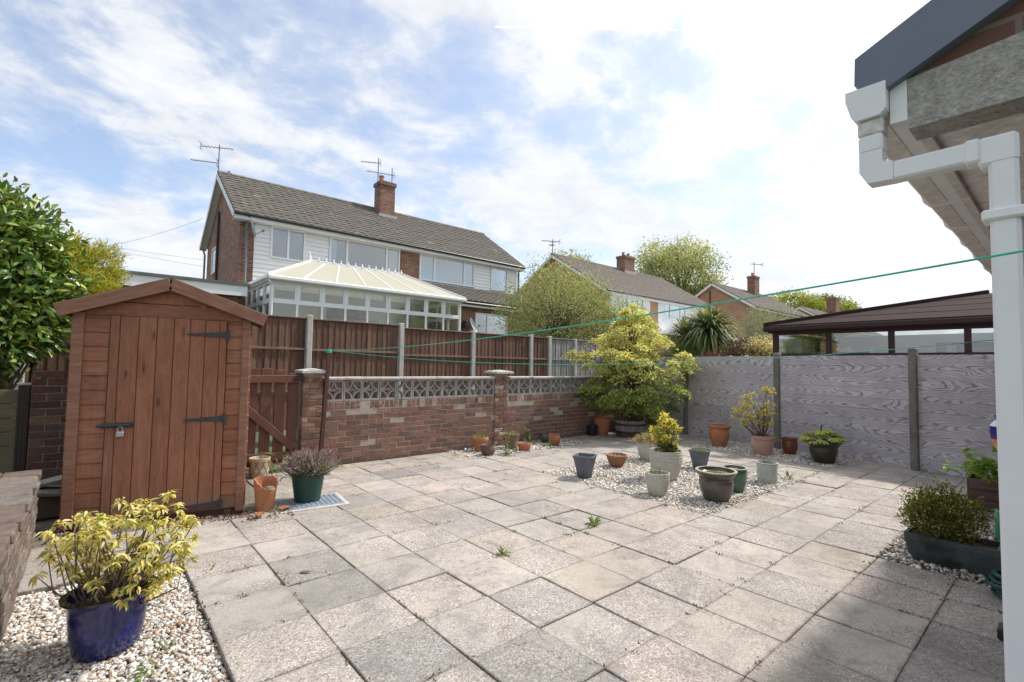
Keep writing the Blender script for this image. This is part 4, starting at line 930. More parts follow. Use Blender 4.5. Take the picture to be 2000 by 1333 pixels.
# ------------------------------------------------------------------ white conservatory
CV = thing('conservatory', (6.6, 14, 1.2), 'white framed conservatory with cream hipped roof at the back of the house', 'conservatory')
cx0, cx1, cy0, cy1, cz = 3.28, 9.98, 12.45, 15.55, 3.83
m = MB(); m.box((cx0, cy0, 1.2), (cx1, cy0+.2, 1.95)); m.box((cx0, cy0+.2, 1.2), (cx0+.2, cy1, 1.95)); m.box((cx1-.2, cy0+.2, 1.2), (cx1, cy1, 1.95)); m.build('dwarf_wall', M_['hbrick'], CV)
def cwall(p, q, n, skip=()):
    p, q = Vector(p), Vector(q); e = q-p; u = e.normalized(); M = frame(p, u, (0, 0, 1)); Lw = e.length; w = Lw/n
    for k in range(n+1):
        x = k*w; put('mullion', cham_mesh(.07, cz-1.95, .08, .006, M_['upvc'], key='mul'), CV, M @ Matrix.Translation((x, (cz-1.95)/2, 0)))
    for z, hh in ((.03, .06), (1.22, .09), (cz-1.95-.04, .08)):
        put('transom', cham_mesh(Lw, hh, .075, .006, M_['upvc']), CV, M @ Matrix.Translation((Lw/2, z, 0)))
    for k in range(n):
        f = []
        for a, b_ in ((.06, 1.175), (1.265, cz-1.95-.08)):
            put('pane', cham_mesh(w-.07, b_-a, .01, .001, M_['consglass']), CV, M @ Matrix.Translation(((k+.5)*w, (a+b_)/2, 0)))
        for x in (k*w+.06, (k+1)*w-.06):
            put('sash', cham_mesh(.05, cz-1.95-1.265-.08, .06, .005, M_['upvc'], key='sash'), CV, M @ Matrix.Translation((x, (1.265+cz-1.95-.08)/2, 0)))
        for z in (1.29, cz-1.95-.105): put('sash', cham_mesh(w-.07, .05, .058, .005, M_['upvc'], key='sash2'), CV, M @ Matrix.Translation(((k+.5)*w, z, 0)))
cwall((cx0+.02, cy0+.04, 1.95), (cx1-.02, cy0+.04, 1.95), 9)
cwall((cx0+.04, cy1, 1.95), (cx0+.04, cy0+.06, 1.95), 4)
cwall((cx1-.04, cy0+.06, 1.95), (cx1-.04, cy1, 1.95), 4)
ry, rz, ra, rb = 14.05, 4.80, 4.9, 8.32
e0, e1, f0, f1 = cx0-.12, cx1+.12, cy0-.12, cy1+.02
ez = cz+.06
def rpanel(a, b_, c, d, n):
    """roof plane with eave a->b and top d->c, divided into n sheets with glazing bars"""
    a, b_, c, d = map(Vector, (a, b_, c, d)); nn = (b_-a).cross(d-a).normalized()
    for k in range(n):
        t0, t1 = k/n, (k+1)/n; q = [a.lerp(b_, t0), a.lerp(b_, t1), d.lerp(c, t1), d.lerp(c, t0)]
        m = MB(); m.prism(q, nn*0, nn*.02); m.build('roof_sheet', M_['cream'], CV)
        if k: bar('glazing_bar', CV, M_['upvc'], q[0]+nn*.025, q[3]+nn*.025, .05, .02, nn.cross(q[3]-q[0]), .003)
rpanel((e0, f0, ez), (e1, f0, ez), (rb, ry, rz), (ra, ry, rz), 7)
rpanel((e0, f1, ez), (e0, f0, ez), (ra, ry, rz), (ra, ry+.001, rz), 3)
rpanel((e1, f0, ez), (e1, f1, ez), (rb, ry+.001, rz), (rb, ry, rz), 3)
rpanel((e1, f1, ez), (e0, f1, ez), (ra, ry+.002, rz), (rb, ry+.002, rz), 4)
for p, q in (((e0, f0, ez+.03), (ra, ry, rz+.03)), ((e1, f0, ez+.03), (rb, ry, rz+.03)), ((ra, ry, rz+.03), (rb, ry, rz+.03))): bar('hip_cap', CV, M_['upvc'], p, q, .09, .05, (0, 0, 1) if p[2] == q[2] else (0, 0, 1), .01)
for p, q in (((e0, f0-.03, cz+.02), (e1, f0-.03, cz+.02)), ((e0-.03, f1, cz+.02), (e0-.03, f0, cz+.02)), ((e1+.03, f0, cz+.02), (e1+.03, f1, cz+.02))): bar('box_gutter', CV, M_['upvc'], p, q, .13, .10, (0, 0, 1), .03)
k = ra
while k < rb:
    m = MB(); m.lathe([(.035, 0), (.05, .03), (.018, .07), (.03, .10), (.004, .15)], (k, ry, rz+.05), 8); m.build('ridge_crest', M_['upvc'], CV, smooth=True); k += .26
m = MB(); m.lathe([(.05, 0), (.03, .1), (.05, .16), (.008, .32)], (ra-.05, ry, rz+.05), 8); m.build('finial', M_['upvc'], CV, smooth=True)
m = MB(); m.box((cx0+.2, cy0+.2, 1.2), (cx1-.2, cy1, 1.95)); m.build('interior_floor', M_['consfloor'], CV)
m = MB(); m.box((cx0+.1, 15.5, 1.95), (6.0, 15.57, 4.0)); m.box((7.6, 15.5, 1.95), (cx1-.1, 15.57, 4.0)); m.box((6.0, 15.5, 3.6), (7.6, 15.57, 4.0)); m.build('interior_wall', M_['blind'], CV)  # pale panels added over the house wall to brighten the panes
for (a, b_) in ((4.1, 4.75), (8.0, 8.5)):
    m = MB(); q = a
    while q < b_: m.box((q, cy0+.14, 2.0), (q+.085, cy0+.15, 3.1)); q += .09
    m.build('blind', M_['yblind'], CV)
m = MB(); m.tube([(cx0-.06, cy0-.10, cz), (cx0-.06, cy0-.1, cz-.1), (cx0+.03, cy0-.04, cz-.2), (cx0+.03, cy0-.04, 1.3)], .035, 8); m.build('downpipe', M_['upvc'], CV)
# furniture inside the conservatory, dim through the glass
m = MB(); m.box((5.6, 13.2, 1.95), (7.4, 14.2, 2.55)); m.box((5.6, 14.0, 2.55), (7.4, 14.2, 2.95)); m.build('sofa', M_['room'])
tag(bpy.data.objects['sofa'], 'dark sofa dimly seen through the conservatory glass', 'sofa')
# ------------------------------------------------------------------ flat-roofed garage
GA = thing('flat_roof_garage', (0, 15, 1.2), 'flat roofed brick garage with white fascia left of the house', 'garage')
m = MB(); m.box((-5, 13.25, 1.0), (2.6, 20.6, 3.34)); m.build('wall', M_['hbrick'], GA)
m = MB(); m.box((-5.2, 13.02, 3.30), (2.80, 13.06, 3.60)); m.box((2.76, 13.06, 3.30), (2.80, 20.7, 3.60)); m.build('fascia', M_['whitefascia'], GA)
m = MB(); m.box((-5.25, 12.98, 3.60), (2.85, 20.8, 3.68)); m.build('roof', M_['roofgrey'], GA)
window(GA, (1.75, 13.25, 2.1), EX, .75, .95, (), out=.05)
m = MB(); m.box((2.1, 13.15, 3.1), (2.28, 13.25, 3.2)); m.box((2.13, 13.1, 3.05), (2.25, 13.16, 3.11)); m.build('flood_lamp', M_['iron'], GA)
# ------------------------------------------------------------------ second pair, third house, far house
H2, Y2 = gable_house('semi_detached_house', 'second pair of houses with white clad front beyond the tall shrub', 23.6, 37.0, 16.4, 25.4, 1.0, 6.2, 9.15, M_['tanbrick'], M_['tile2'], ov=.3, seg=2)
for a, b_ in ((24.0, 25.2), (27.6, 28.4), (29.4, 30.2), (33.0, 37)): clad(H2, a, b_, 16.37, 3.8, 6.0)
clad(H2, 25.2, 27.6, 16.37, 3.8, 4.9); clad(H2, 30.2, 33.0, 16.37, 3.8, 4.9)
window(H2, (25.2, 16.4, 4.9), EX, 2.4, 1.1, (.25, .75), blind=((.02, .98),), out=.08); window(H2, (30.2, 16.4, 4.9), EX, 2.8, 1.1, (.25, .75), blind=((.02, .98),), out=.08)
window(H2, (24.1, 16.4, 4.9), EX, .9, 1.1, (), blind=((.02, .98),), out=.09)
m = MB(); m.box((23.6, 14.2, 3.55), (37, 16.4, 3.8)); m.build('porch_fascia', M_['white'], H2)
m = MB(); m.box((23.8, 14.6, 1), (36.8, 16.39, 3.55)); m.build('extension_wall', M_['tanbrick'], H2)
c2 = chimney(H2, 31.0, 32.3, 20.4, 21.2, 8.3, 10.1, M_['hbrick'], 2); m = MB(); m.box((30.9, 20.3, 8.7), (32.4, 20.39, 9.05)); m.build('lead_flashing', M_['lead'], c2)
aerial((23.4, 20.9, 9.1), 1.15, ((1.0, 150, 1.3, -.5, 8, .5), (.8, 60, .5, 0, 3, .4)), 'aerial on the gable of the second pair of houses', k=1.3)
H3, Y3 = gable_house('detached_house', 'tan brick house showing its plain gable behind the palm', 39.8, 52.0, 14.3, 21.0, .6, 6.45, 8.75, M_['tanbrick'], M_['tile2'], ov=.25, seg=2)
c3 = chimney(H3, 46.6, 47.6, 17.0, 17.7, 8.0, 10.1, M_['hbrick'], 1); m = MB(); m.box((45, 14.2, 3), (50, 14.29, 5.9)); m.build('cladding', M_['clad'], H3)
m = MB(); m.tube([(39.74, 17.9, 8.1), (39.74, 17.9, 3)], .05, 6); m.build('downpipe', M_['blackpipe'], H3)
aerial((47.2, 17.3, 10.1), 1.6, ((1.4, 150, 1.3, -.9, 6, .4),), 'thin aerial on the chimney of the tan brick house', k=1.4)
H4, Y4 = gable_house('detached_house', 'distant grey roofed house with one brick chimney near the brown conservatory', 58, 74, 13.5, 20.5, .6, 5.9, 8.3, M_['tanbrick'], M_['tile2'], ov=.3, seg=2, tw=.5)
chimney(H4, 68, 69.4, 16.4, 17.4, 7.6, 10.2, M_['hbrick'], 1)
# ------------------------------------------------------------------ brown conservatory over the right fence
BC = thing('conservatory', (12.5, -1, 0), 'dark brown conservatory with low hipped roof over the right fence', 'conservatory')
bx, by1, by0 = 10.8, 1.55, -6.0
m = MB(); m.box((bx, by0, -.05), (bx+.1, by1, 1.74)); m.box((bx+.1, by1-.1, -.05), (15.5, by1, 1.74)); m.build('dwarf_wall', M_['brownup'], BC)
ys_ = [by1, .485, -.545, -1.60, -2.65, -3.7, -4.8, by0]
for k, y in enumerate(ys_): box('mullion', BC, M_['brownup'], (bx-.02, y-.10 if k == 0 else y-.045, 1.74), (bx+.08, y if k == 0 else y+.045, 2.2), .006)
for a, b_ in zip(ys_, ys_[1:]): box('pane', BC, M_['brownglass'], (bx+.02, b_+.045, 1.76), (bx+.03, a-.045, 2.17), .001)
box('sill', BC, M_['brownup'], (bx-.06, by0, 1.70), (bx+.1, by1+.03, 1.755), .008); box('head', BC, M_['brownup'], (bx-.022, by0, 2.165), (bx+.078, by1, 2.22), .006)
box('gutter', BC, M_['brownup'], (bx-.20, by0, 2.235), (bx-.04, by1+.14, 2.352), .025)
box('fascia', BC, M_['brownup'], (bx-.04, by0, 2.2), (bx+.0, by1+.1, 2.375), .006)
box('corner_post', BC, M_['brownup'], (bx+2.6, by1-.1, 1.74), (bx+2.7, by1, 2.2), .006); box('head', BC, M_['brownup'], (bx+.08, by1-.08, 2.165), (15.5, by1, 2.24), .006)
box('pane', BC, M_['brownglass'], (bx+.1, by1-.06, 1.76), (bx+2.6, by1-.05, 2.17), .001)
sr = .25; E0 = Vector((bx-.16, 1.66, 2.345)); E1 = Vector((bx-.16, by0, 2.345)); hx = 2.75; hy = -3.32
n_c = 4
for k in range(n_c):
    t0, t1 = k/n_c, (k+1)/n_c
    def row(t): return E0+Vector((hx*t, hy*t, hx*sr*t)), E1+Vector((hx*t, 0, hx*sr*t))
    (a, b_), (d, c) = row(t0), row(t1); up_ = Vector((-sr, 0, 1)).normalized()
    m = MB(); m.prism([a+up_*.007, b_+up_*.007, c, d], up_*0, up_*.02); m.build('roof_sheet', M_['brownroof'], BC)
bar('hip_cap', BC, M_['brownroof'], E0+Vector((-.02, .01, .04)), E0+Vector((hx, hy, hx*sr+.045)), .10, .05, (0, 0, 1), .015)
tp = E0+Vector((hx, hy, hx*sr)); m = MB(); m.prism([E0, tp, Vector((15.5, 1.66, 2.345))], (0, 0, 0), (0, 0, -.02)); m.build('hip_roof', M_['brownroof'], BC)
m = MB(); m.box((14.9, -6, 0), (15.0, 1.45, 2.33)); m.box((bx+.2, -6.1, 0), (15, -6, 2.33)); m.build('interior_wall', M_['blind'], BC)
m = MB(); m.box((bx+1.9, -5.2, 0), (bx+2.5, -.9, 2.02)); m.build('pane_backing', M_['room'], BC)  # dark block added inside so the panes are not open to sky
for k, (y, c, z) in enumerate(((.2, 'white', 1.86), (-1.35, 'white', 1.82), (-.2, 'blind', 1.84))):
    m = MB(); m.lathe([(.05, 0), (.08, .04), (.06, .12), (.08, .16), (.02, .17)], (bx+.25, y, 1.73), 10); m.build('sill_ornament', M_[c], None, smooth=True)
for o, l in zip([o for o in COL.objects if o.name.startswith('sill_ornament')], ('white ornament in the first pane of the brown conservatory', 'white ornament in the third pane of the brown conservatory', 'pale ornament in the second pane of the brown conservatory')): tag(o, l, 'ornament')
# ------------------------------------------------------------------ own house corner at the right edge
OH = thing('bungalow', (1.5, -2.9, 0), 'near bungalow corner with grey verge, concrete corbel and white gutter at right', 'house')
GX = 1.50
m = MB(); m.box((GX+.02, -7.5, -.05), (8.2, -2.80, 2.24)); m.build('wall', M_['ownbrick'], OH)
vs = Vector((0, -.232, .108)).normalized()           # up the verge in the gable plane
# rough concrete corbel closing the eave box
m = MB(); m.prism([Vector((GX, -2.488, 2.222)), Vector((GX, -2.95, 2.222)), Vector((GX, -2.95, 2.435)), Vector((GX, -2.488, 2.392))], (-.0, 0, 0), (.13, 0, 0)); o = m.build('corbel', M_['lintel'], OH)
m = MB(); m.prism([Vector((GX+.012, -2.5, 2.39)), Vector((GX+.012, -3.1, 2.42)), Vector((GX+.012, -3.1, 2.72)), Vector((GX+.012, -2.5, 2.44))], (0, 0, 0), (.1, 0, 0)); m.build('gable_brickwork', M_['ownbrick'], OH)
# grey dry-verge trim : section swept up the slope
p0 = Vector((GX-.035, -2.347, 2.43)); A0 = [Vector((GX-.035, -2.350, 2.512)), Vector((GX-.035, -2.347, 2.417)), Vector((GX-.035, -2.409, 2.357))]
run = vs*1.6
m = MB(); m.prism([A0[0], A0[1], A0[2], A0[2]+run, A0[0]+run*.95], (0, 0, 0), (.03, 0, 0)); m.prism([A0[2]+Vector((0.03, 0, 0)), A0[2]+Vector((.03, .004, .012)), A0[2]+run+Vector((.03, .004, .012)), A0[2]+run+Vector((.03, 0, 0))], (0, 0, 0), (.05, 0, 0)); vg = m.build('verge_trim', M_['verge'], OH)
m = MB(); q0 = A0[0]+vs*.36; nv = Vector((0, vs.z, -vs.y))*-1
for a, b_ in ((q0-Vector((0, 0, .01)), q0+Vector((0, -.012, -.055))), (q0+Vector((0, -.012, -.055)), q0+Vector((0, -.11, -.075)))): m.bar(a-Vector((.001, 0, 0)), b_-Vector((.001, 0, 0)), .004, .003, (0, 1, 0))
m.build('verge_joint', M_['lead'], vg)
m = MB(); m.prism([Vector((GX, -2.36, 2.47)), Vector((GX, -2.36, 2.44)), Vector((GX, -6, 4.13)), Vector((GX, -6, 4.16))], (0, 0, 0), (6.9, 0, 0)); m.build('roof', M_['tile2'], OH)
# fascia, soffit, gutter
m = MB(); m.box((GX, -2.487, 2.255), (8.4, -2.44, 2.42)); m.build('fascia', M_['upvc'], OH)
m = MB(); m.box((GX+.03, -2.795, 2.268), (8.4, -2.49, 2.276)); m.build('soffit', M_['soffit'], OH)
m = MB(); m.box((GX+.131, -2.52, 2.244), (8.4, -2.488, 2.266)); m.build('soffit_trim', M_['upvc_dirty'], OH)
gp = [(-2.438, 2.395), (-2.438, 2.302), (-2.42, 2.283), (-2.355, 2.283), (-2.338, 2.30), (-2.322, 2.36), (-2.322, 2.395), (-2.333, 2.395), (-2.336, 2.362), (-2.350, 2.31), (-2.36, 2.297), (-2.42, 2.297), (-2.426, 2.305), (-2.426, 2.395)]
m = MB(); m.prism([Vector((GX, y, z)) for y, z in gp], (-.02, 0, 0), (6.9, 0, 0)); gut = m.build('gutter', M_['upvc_dirty'], OH)
m = MB(); m.prism([Vector((GX, y, z)) for y, z in gp[:7]], (-.045, 0, 0), (-.02, 0, 0)); m.build('gutter_end', M_['upvc'], gut)
x = GX+.62
while x < 8:
    m = MB(); m.prism([Vector((x, y, z)) for y, z in [(-2.44, 2.40), (-2.44, 2.275), (-2.35, 2.275), (-2.326, 2.30), (-2.312, 2.36), (-2.312, 2.402), (-2.322, 2.402), (-2.322, 2.36), (-2.336, 2.302), (-2.355, 2.285), (-2.43, 2.285), (-2.43, 2.40)]], (0, 0, 0), (.035, 0, 0)); m.build('gutter_bracket', M_['upvc'], gut); x += .62
# downpipe with swan neck
DX = GX-.03; pw = .065
dn = box('downpipe', OH, M_['upvc'], (DX, -2.742, -.05), (DX+pw, -2.677, 2.055), .010)
box('outlet', dn, M_['upvc_dirty'], (DX+.0, -2.425, 2.225), (DX+pw+.01, -2.352, 2.283), .008)
box('neck_socket', dn, M_['upvc'], (DX-.002, -2.424, 2.165), (DX+pw+.002, -2.354, 2.228), .008)
m = MB(); m.prism([Vector((DX, -2.422, 2.17)), Vector((DX, -2.356, 2.17)), Vector((DX, -2.356, 2.10)), Vector((DX, -2.378, 2.058)), Vector((DX, -2.45, 2.055)), Vector((DX, -2.45, 2.118)), Vector((DX, -2.422, 2.125))], (0, 0, 0), (pw, 0, 0)); m.build('neck_bend', M_['upvc'], dn)
box('neck', dn, M_['upvc'], (DX+.002, -2.66, 2.053), (DX+pw-.002, -2.445, 2.117), .007)
box('neck_collar', dn, M_['upvc'], (DX-.003, -2.662, 2.048), (DX+pw+.003, -2.625, 2.122), .007)
box('neck_elbow', dn, M_['upvc'], (DX-.002, -2.744, 2.03), (DX+pw+.002, -2.655, 2.119), .010)
box('pipe_clip', dn, M_['upvc'], (DX-.012, -2.762, 1.862), (DX+pw+.012, -2.660, 1.895), .006)
# ------------------------------------------------------------------ pots
def pot(label, c, Rr, H, prof, mat, soil=.84, soilm='compost', thick=.014, name='plant_pot', seg=32, sx=1.0, sy=1.0, rib=None, rim=None, rot=0.0, z0=0.0, cat='pot'):
    t = thing(name, (c[0], c[1], z0), label, cat, rz=rot)
    T = Matrix.Translation((c[0], c[1], z0)) @ Matrix.Rotation(rot, 4, 'Z')
    P = [(r*Rr, z*H) for r, z in prof]; rt_, zt = P[-1]
    inner = [(rt_-thick*.5, zt+.002), (rt_-thick, zt-.004), (rt_-thick*1.3, zt-.03*H/.3), (max(rt_*.8, .01)-thick, soil*H-.02)]
    m = MB(); m.lathe(P+inner, seg=seg, sx=sx, sy=sy, rib=rib); b = m.build('pot_body', M_[mat], t, T, smooth=35)
    # soil disc, uneven
    m = MB(); m.v.append((0, 0, soil*H)); n = 20
    for ring, q in ((.5, 20), (.97, 20)):
        for k in range(n):
            th = 2*math.pi*k/n; r = (rt_-thick*1.3)*ring*(1+(rib(th, soil*H) if rib else 0)); m.v.append((r*math.cos(th)*sx, r*math.sin(th)*sy, soil*H+rnd.uniform(-.008, .008)))
    m.f = [(0, 1+k, 1+(k+1) % n) for k in range(n)]+[(1+k, 1+n+k, 1+n+(k+1) % n, 1+(k+1) % n) for k in range(n)]
    m.build('soil', M_[soilm], t, T, smooth=True)
    if rim:
        m = MB(); m.lathe([(rt_-.004, zt-.012), (rt_+.006, zt-.008), (rt_+.007, zt+.003), (rt_-thick, zt+.004)], seg=seg, sx=sx, sy=sy, rib=rib, caps=False); m.build('rim', M_[rim], t, T, smooth=True)
    return t
FLOWER = [(.66, 0), (.68, .01), (.90, .74), (.99, .75), (1, .78), (1, .98), (.985, 1)]
TALLT = [(.60, 0), (.64, .01), (.80, .35), (.90, .66), (.93, .80), (.89, .86), (.96, .89), (1, .93), (1, .985), (.97, 1)]
URN = [(.55, 0), (.6, .01), (.74, .25), (.86, .5), (.90, .66), (.84, .76), (.80, .80), (.94, .87), (1, .93), (1, .98), (.98, 1)]
BELLY = [(.58, 0), (.62, .01), (.82, .18), (.97, .42), (1, .62), (.93, .82), (.86, .9), (.90, .96), (.92, 1)]
BOWL = [(.52, 0), (.56, .02), (.78, .4), (.95, .82), (1, .86), (1, .98), (.98, 1)]
def RIBBED(n=9):
    base = [(.60, 0), (.66, .02), (.80, .22), (.92, .45), (.985, .68), (1, .84), (.985, 1)]
    out = [(.60, 0)]
    import bisect
    for k in range(n*4+1):
        z = .03+.97*k/(n*4)
        for (r0, z0), (r1, z1) in zip(base, base[1:]):
            if z0 <= z <= z1+1e-9: r = r0+(r1-r0)*(z-z0)/(z1-z0); break
        out.append((r+.012*math.sin(2*math.pi*k/4.0+.4), z))
    return out
def SQ(fl=.012, n=40):
    def f(th, z):
        a = abs(math.cos(th)); b = abs(math.sin(th)); p = 9
        r = 1/((a**p+b**p)**(1/p)); return r-1+fl*(math.sin(n*th) > 0)
    return f
# foreground cobalt pot: oval, set down in the gravel
pot('large oval cobalt blue glazed pot standing in gravel at lower left', (-.42, .33), .168, .30, [(.62, 0), (.66, .01), (.80, .12), (.90, .40), (.95, .7), (.97, .86), (1.04, .93), (1.10, .97), (1.10, 1)], 'bluegl', .82, 'compost', .02, seg=40, sx=1.0, sy=.88, z0=-.035, rim='blackgl', rot=.35)
pot('buff basket-pattern pot with dead stems beside the gate', (1.06, 3.72), .118, .235, [(.80, 0), (.82, .02), (.9, .4), (.93, .8), (1.0, .86), (1.0, 1)], 'basket', .9, 'compost_dry')
_t = [o for o in COL.objects if o.name.startswith('plant_pot') and o.type == 'EMPTY'][-1]
for s in (-1, 1):
    for k in range(9):
        m = MB(); pts = []
        for q in range(9):
            z = .015+.19*q/8; th = 2*math.pi*k/9+s*q*.11; r = .118*(.81+.14*q/8)+.003; pts.append((1.06+r*math.cos(th), 3.72+r*math.sin(th), z))
        m.tube(pts, .0055, 5); m.build('weave_band', M_['basket_dk'], _t)
# broken terracotta pot
bp = thing('broken_pot', (.76, 2.24, 0), 'broken orange terracotta pot with its front torn away beside the shed', 'pot')
m = MB(); n = 36; Rr, H = .108, .30
def brk(th):
    d = abs((math.degrees(th)-292+180) % 360-180)
    return H if d > 95 else H*(.60+.0042*d+.05*math.sin(d*.35))
rows = []
for q, rf in ((0, .68), (.35, .80), (.70, .90), (.78, .99), (1, 1.0)):
    row = []
    for k in range(n):
        th = 2*math.pi*k/n; z = q*H; zt = brk(th); zz = min(z, zt); r = Rr*(.68+.24*min(zz/(.75*H), 1))+(.006 if zz > .76*H else 0); row.append((r*math.cos(th), r*math.sin(th), zz))
    rows.append(row)
allr = rows+[[(x*.9, y*.9, z) for x, y, z in r] for r in rows[::-1]]
m.v = [p for r in allr for p in r]; m.f = [(i*n+k, i*n+(k+1) % n, (i+1)*n+(k+1) % n, (i+1)*n+k) for i in range(len(allr)-1) for k in range(n)]
m.build('pot_body', M_['terra'], bp, Matrix.Translation((.76, 2.24, 0)) @ Matrix.Rotation(.06, 4, 'X'), smooth=30)
m = MB(); m.lathe([(.09, .15), (.06, .175), (.02, .18)], (.76, 2.24, 0), 16); m.build('soil', M_['compost'], bp, smooth=True)
m = MB(); m.lathe([(.02, .15), (.05, .17), (.055, .20), (.035, .225), (.01, .23)], (.79, 2.20, 0), 12); m.build('stone', M_['mossclay'], bp, smooth=True)
def shard(c, R0, span, w, rot, label):
    m = MB(); k = 8
    for i in range(k+1):
        a = -span/2+span*i/k; ww = w*(.35+.65*math.sin(math.pi*(i+.6)/(k+1.2)))
        for rr in (R0, R0-.011):
            for s in (-1, 1): m.v.append((rr*math.sin(a), s*ww/2+.01*math.sin(i*1.7), rr*math.cos(a)-R0+.045))
    m.f = [(i*4+a, i*4+b_, (i+1)*4+b_, (i+1)*4+a) for i in range(k) for a, b_ in ((0, 1), (1, 3), (3, 2), (2, 0))]+[(0, 1, 3, 2), (k*4, k*4+2, k*4+3, k*4+1)]
    tag(m.build('pot_shard', M_['terra'], None, Matrix.Translation((*c, .002)) @ Matrix.Rotation(rot, 4, 'Z'), smooth=30), label, 'pot shard')
shard((.905, 2.09), .11, 1.0, .075, .5, 'curved terracotta shard lying at the edge of the drain cover')
shard((.66, 2.02), .11, .9, .065, 1.3, 'flat terracotta shard on the earth near the shed corner')
# drain cover with lavender pot on it
dc = thing('drain_cover', (1.17, 2.2, 0), 'blue grey metal drain cover under the green lavender pot', 'drain cover')
DM = Matrix.Translation((1.175, 2.235, 0)) @ Matrix.Rotation(R(-7), 4, 'Z')
box('frame', dc, M_['coping'], (-.335, -.245, -.01), (.335, .245, .006), .003, DM); pl_ = box('plate', dc, M_['zinc'], (-.295, -.205, .002), (.295, .205, .012), .003, DM)
for i in range(13):
    for j in range(8): put('tread_stud', cham_mesh(.022, .022, .006, .002, M_['zinc'], key='stud'), pl_, DM @ Matrix.Translation((-.27+i*.045, -.16+j*.046, .014)) @ Matrix.Rotation(.785, 4, 'Z'))
pot('dark green plastic pot holding lavender on the drain cover', (1.17, 2.29), .170, .30, [(.68, 0), (.71, .01), (.84, .5), (.93, .9), (.99, .92), (1.0, 1)], 'greenpl', .9, seg=36, z0=.014)
# row along the brick wall
pot('orange terracotta pot at the left end of the row by the brick wall', (4.35, 3.62), .135, .225, FLOWER, 'terra', .93, 'compost_dry')
pot('squat brown round pot in front of the terracotta one by the wall', (4.20, 3.22), .115, .165, BELLY, 'brownround', .85)
pot('tall mossy grey-brown clay pot by the brick wall', (4.94, 3.52), .135, .245, [(.74, 0), (.78, .02), (.84, .3), (.80, .36), (.9, .7), (.98, .85), (1, .92), (1, 1)], 'mossclay', .93, 'compost_dry')
pot('small shallow orange terracotta bowl by the wall', (4.98, 3.23), .115, .125, [(.72, 0), (.76, .02), (.94, .6), (1, .64), (1, 1)], 'terra', .9)
pot('dark purple-black glazed pot against the brick wall', (5.86, 3.63), .112, .175, BELLY, 'darkgl', .9)
pot('round orange-brown clay pot at the right of the wall row', (5.74, 3.28), .112, .205, BELLY, 'terra_dk', .9)
pot('small black plastic pot in the shaded corner', (7.30, 3.72), .105, .215, [(.74, 0), (.78, .01), (.93, .85), (1, .86), (1, 1)], 'blackpl', .8)
pot('tall terracotta urn pot between black pot and barrel', (7.60, 3.70), .195, .345, [(.56, 0), (.6, .01), (.80, .35), (.95, .72), (.99, .84), (.92, .9), (.98, .94), (1, 1)], 'terra', .9, 'compost_dry')
# half barrel of staves
hb = thing('half_barrel', (7.86, 3.2, 0), 'weathered wooden half barrel holding the golden maple', 'barrel')
ns = 26; Rb, Hb = .315, .335
for k in range(ns):
    a0, a1 = 2*math.pi*k/ns+.006, 2*math.pi*(k+1)/ns-.006; m = MB(); m2 = MB()
    for mm, zs in ((m, (.105, .2, Hb)), (m2, (0, .05, .104))):
        lv = [((z), Rb*(.84+.16*math.sin(min(z/Hb, 1)*1.45))) for z in zs]
        for z, r in lv:
            for rr in (r, r-.025):
                for a in (a0, a1): mm.v.append((rr*math.cos(a), rr*math.sin(a), z))
        L_ = len(lv); mm.f = [(i*4+a, i*4+b_, (i+1)*4+b_, (i+1)*4+a) for i in range(L_-1) for a, b_ in ((0, 1), (1, 3), (3, 2), (2, 0))]+[(0, 2, 3, 1), (L_*4-4, L_*4-3, L_*4-1, L_*4-2)]
    T = Matrix.Translation((7.86, 3.2, 0)); st = m.build('stave', M_['barrel'], hb, T); m2.build('dark_foot', M_['barrel_lo'], st, T)  # lower part of each stave is in the darker timber
for z, r in ((.255, .312), (.105, .296)):
    m = MB(); m.lathe([(r, -.02), (r+.006, -.02), (r+.008, .02), (r, .02)], (7.86, 3.2, z), 40); m.build('hoop', M_['hoop'], hb, smooth=True)
m = MB(); m.lathe([(.29, .27), (.15, .29), (.02, .3)], (7.86, 3.2, 0), 24); m.build('soil', M_['compost'], hb, smooth=True)
# pots on and about the gravel square
for (c, rot, lab) in (((4.27, 1.30), .45, 'slate grey fluted square planter at the left of the gravel square'), ((6.0, .68), .30, 'slate grey fluted square planter behind the wide dark pot')):
    pot(lab, c, .128, .285 if c[0] < 5 else .27, [(.56, 0), (.58, .01), (.70, .32), (.97, .92), (1.03, .925), (1.03, 1)], 'slate', .93 if c[0] > 5 else .8, 'compost_dry' if c[0] > 5 else 'compost', seg=96, rib=SQ(.03, 44), rot=rot)
pot('shallow orange terracotta bowl on the back edge of the gravel square', (5.16, 1.48), .15, .17, BOWL, 'terra_dk', .86, 'compost_dry')
pot('sage ribbed stoneware pot of pink heather at the back of the group', (5.97, 1.50), .17, .285, RIBBED(8), 'sage', .9, seg=40)
pot('biggest sage ribbed stoneware pot in the middle of the gravel', (5.07, .64), .205, .36, RIBBED(9), 'sage', .9, seg=44)
pot('small sage ribbed stoneware pot at the front of the gravel square', (4.29, .26), .135, .245, RIBBED(7), 'sage', .9, 'compost', seg=40)
pot('wide umber glazed pot with buff rim at the front of the gravel', (4.62, -.25), .205, .315, [(.56, 0), (.6, .01), (.70, .15), (.82, .38), (.87, .58), (.83, .70), (.86, .74), (.82, .77), (.88, .83), (.97, .9), (1.0, .96), (1, 1)], 'darkgl', .88, 'compost_dry', .022, seg=44, rim='rimgl')
pot('green glazed pot half hidden behind the wide umber pot', (5.16, -.20), .132, .27, [(.68, 0), (.72, .01), (.86, .25), (.98, .6), (1, .8), (.95, .94), (1, .97), (1, 1)], 'greengl', .9, 'compost_dry', rim='rimgl', seg=36)
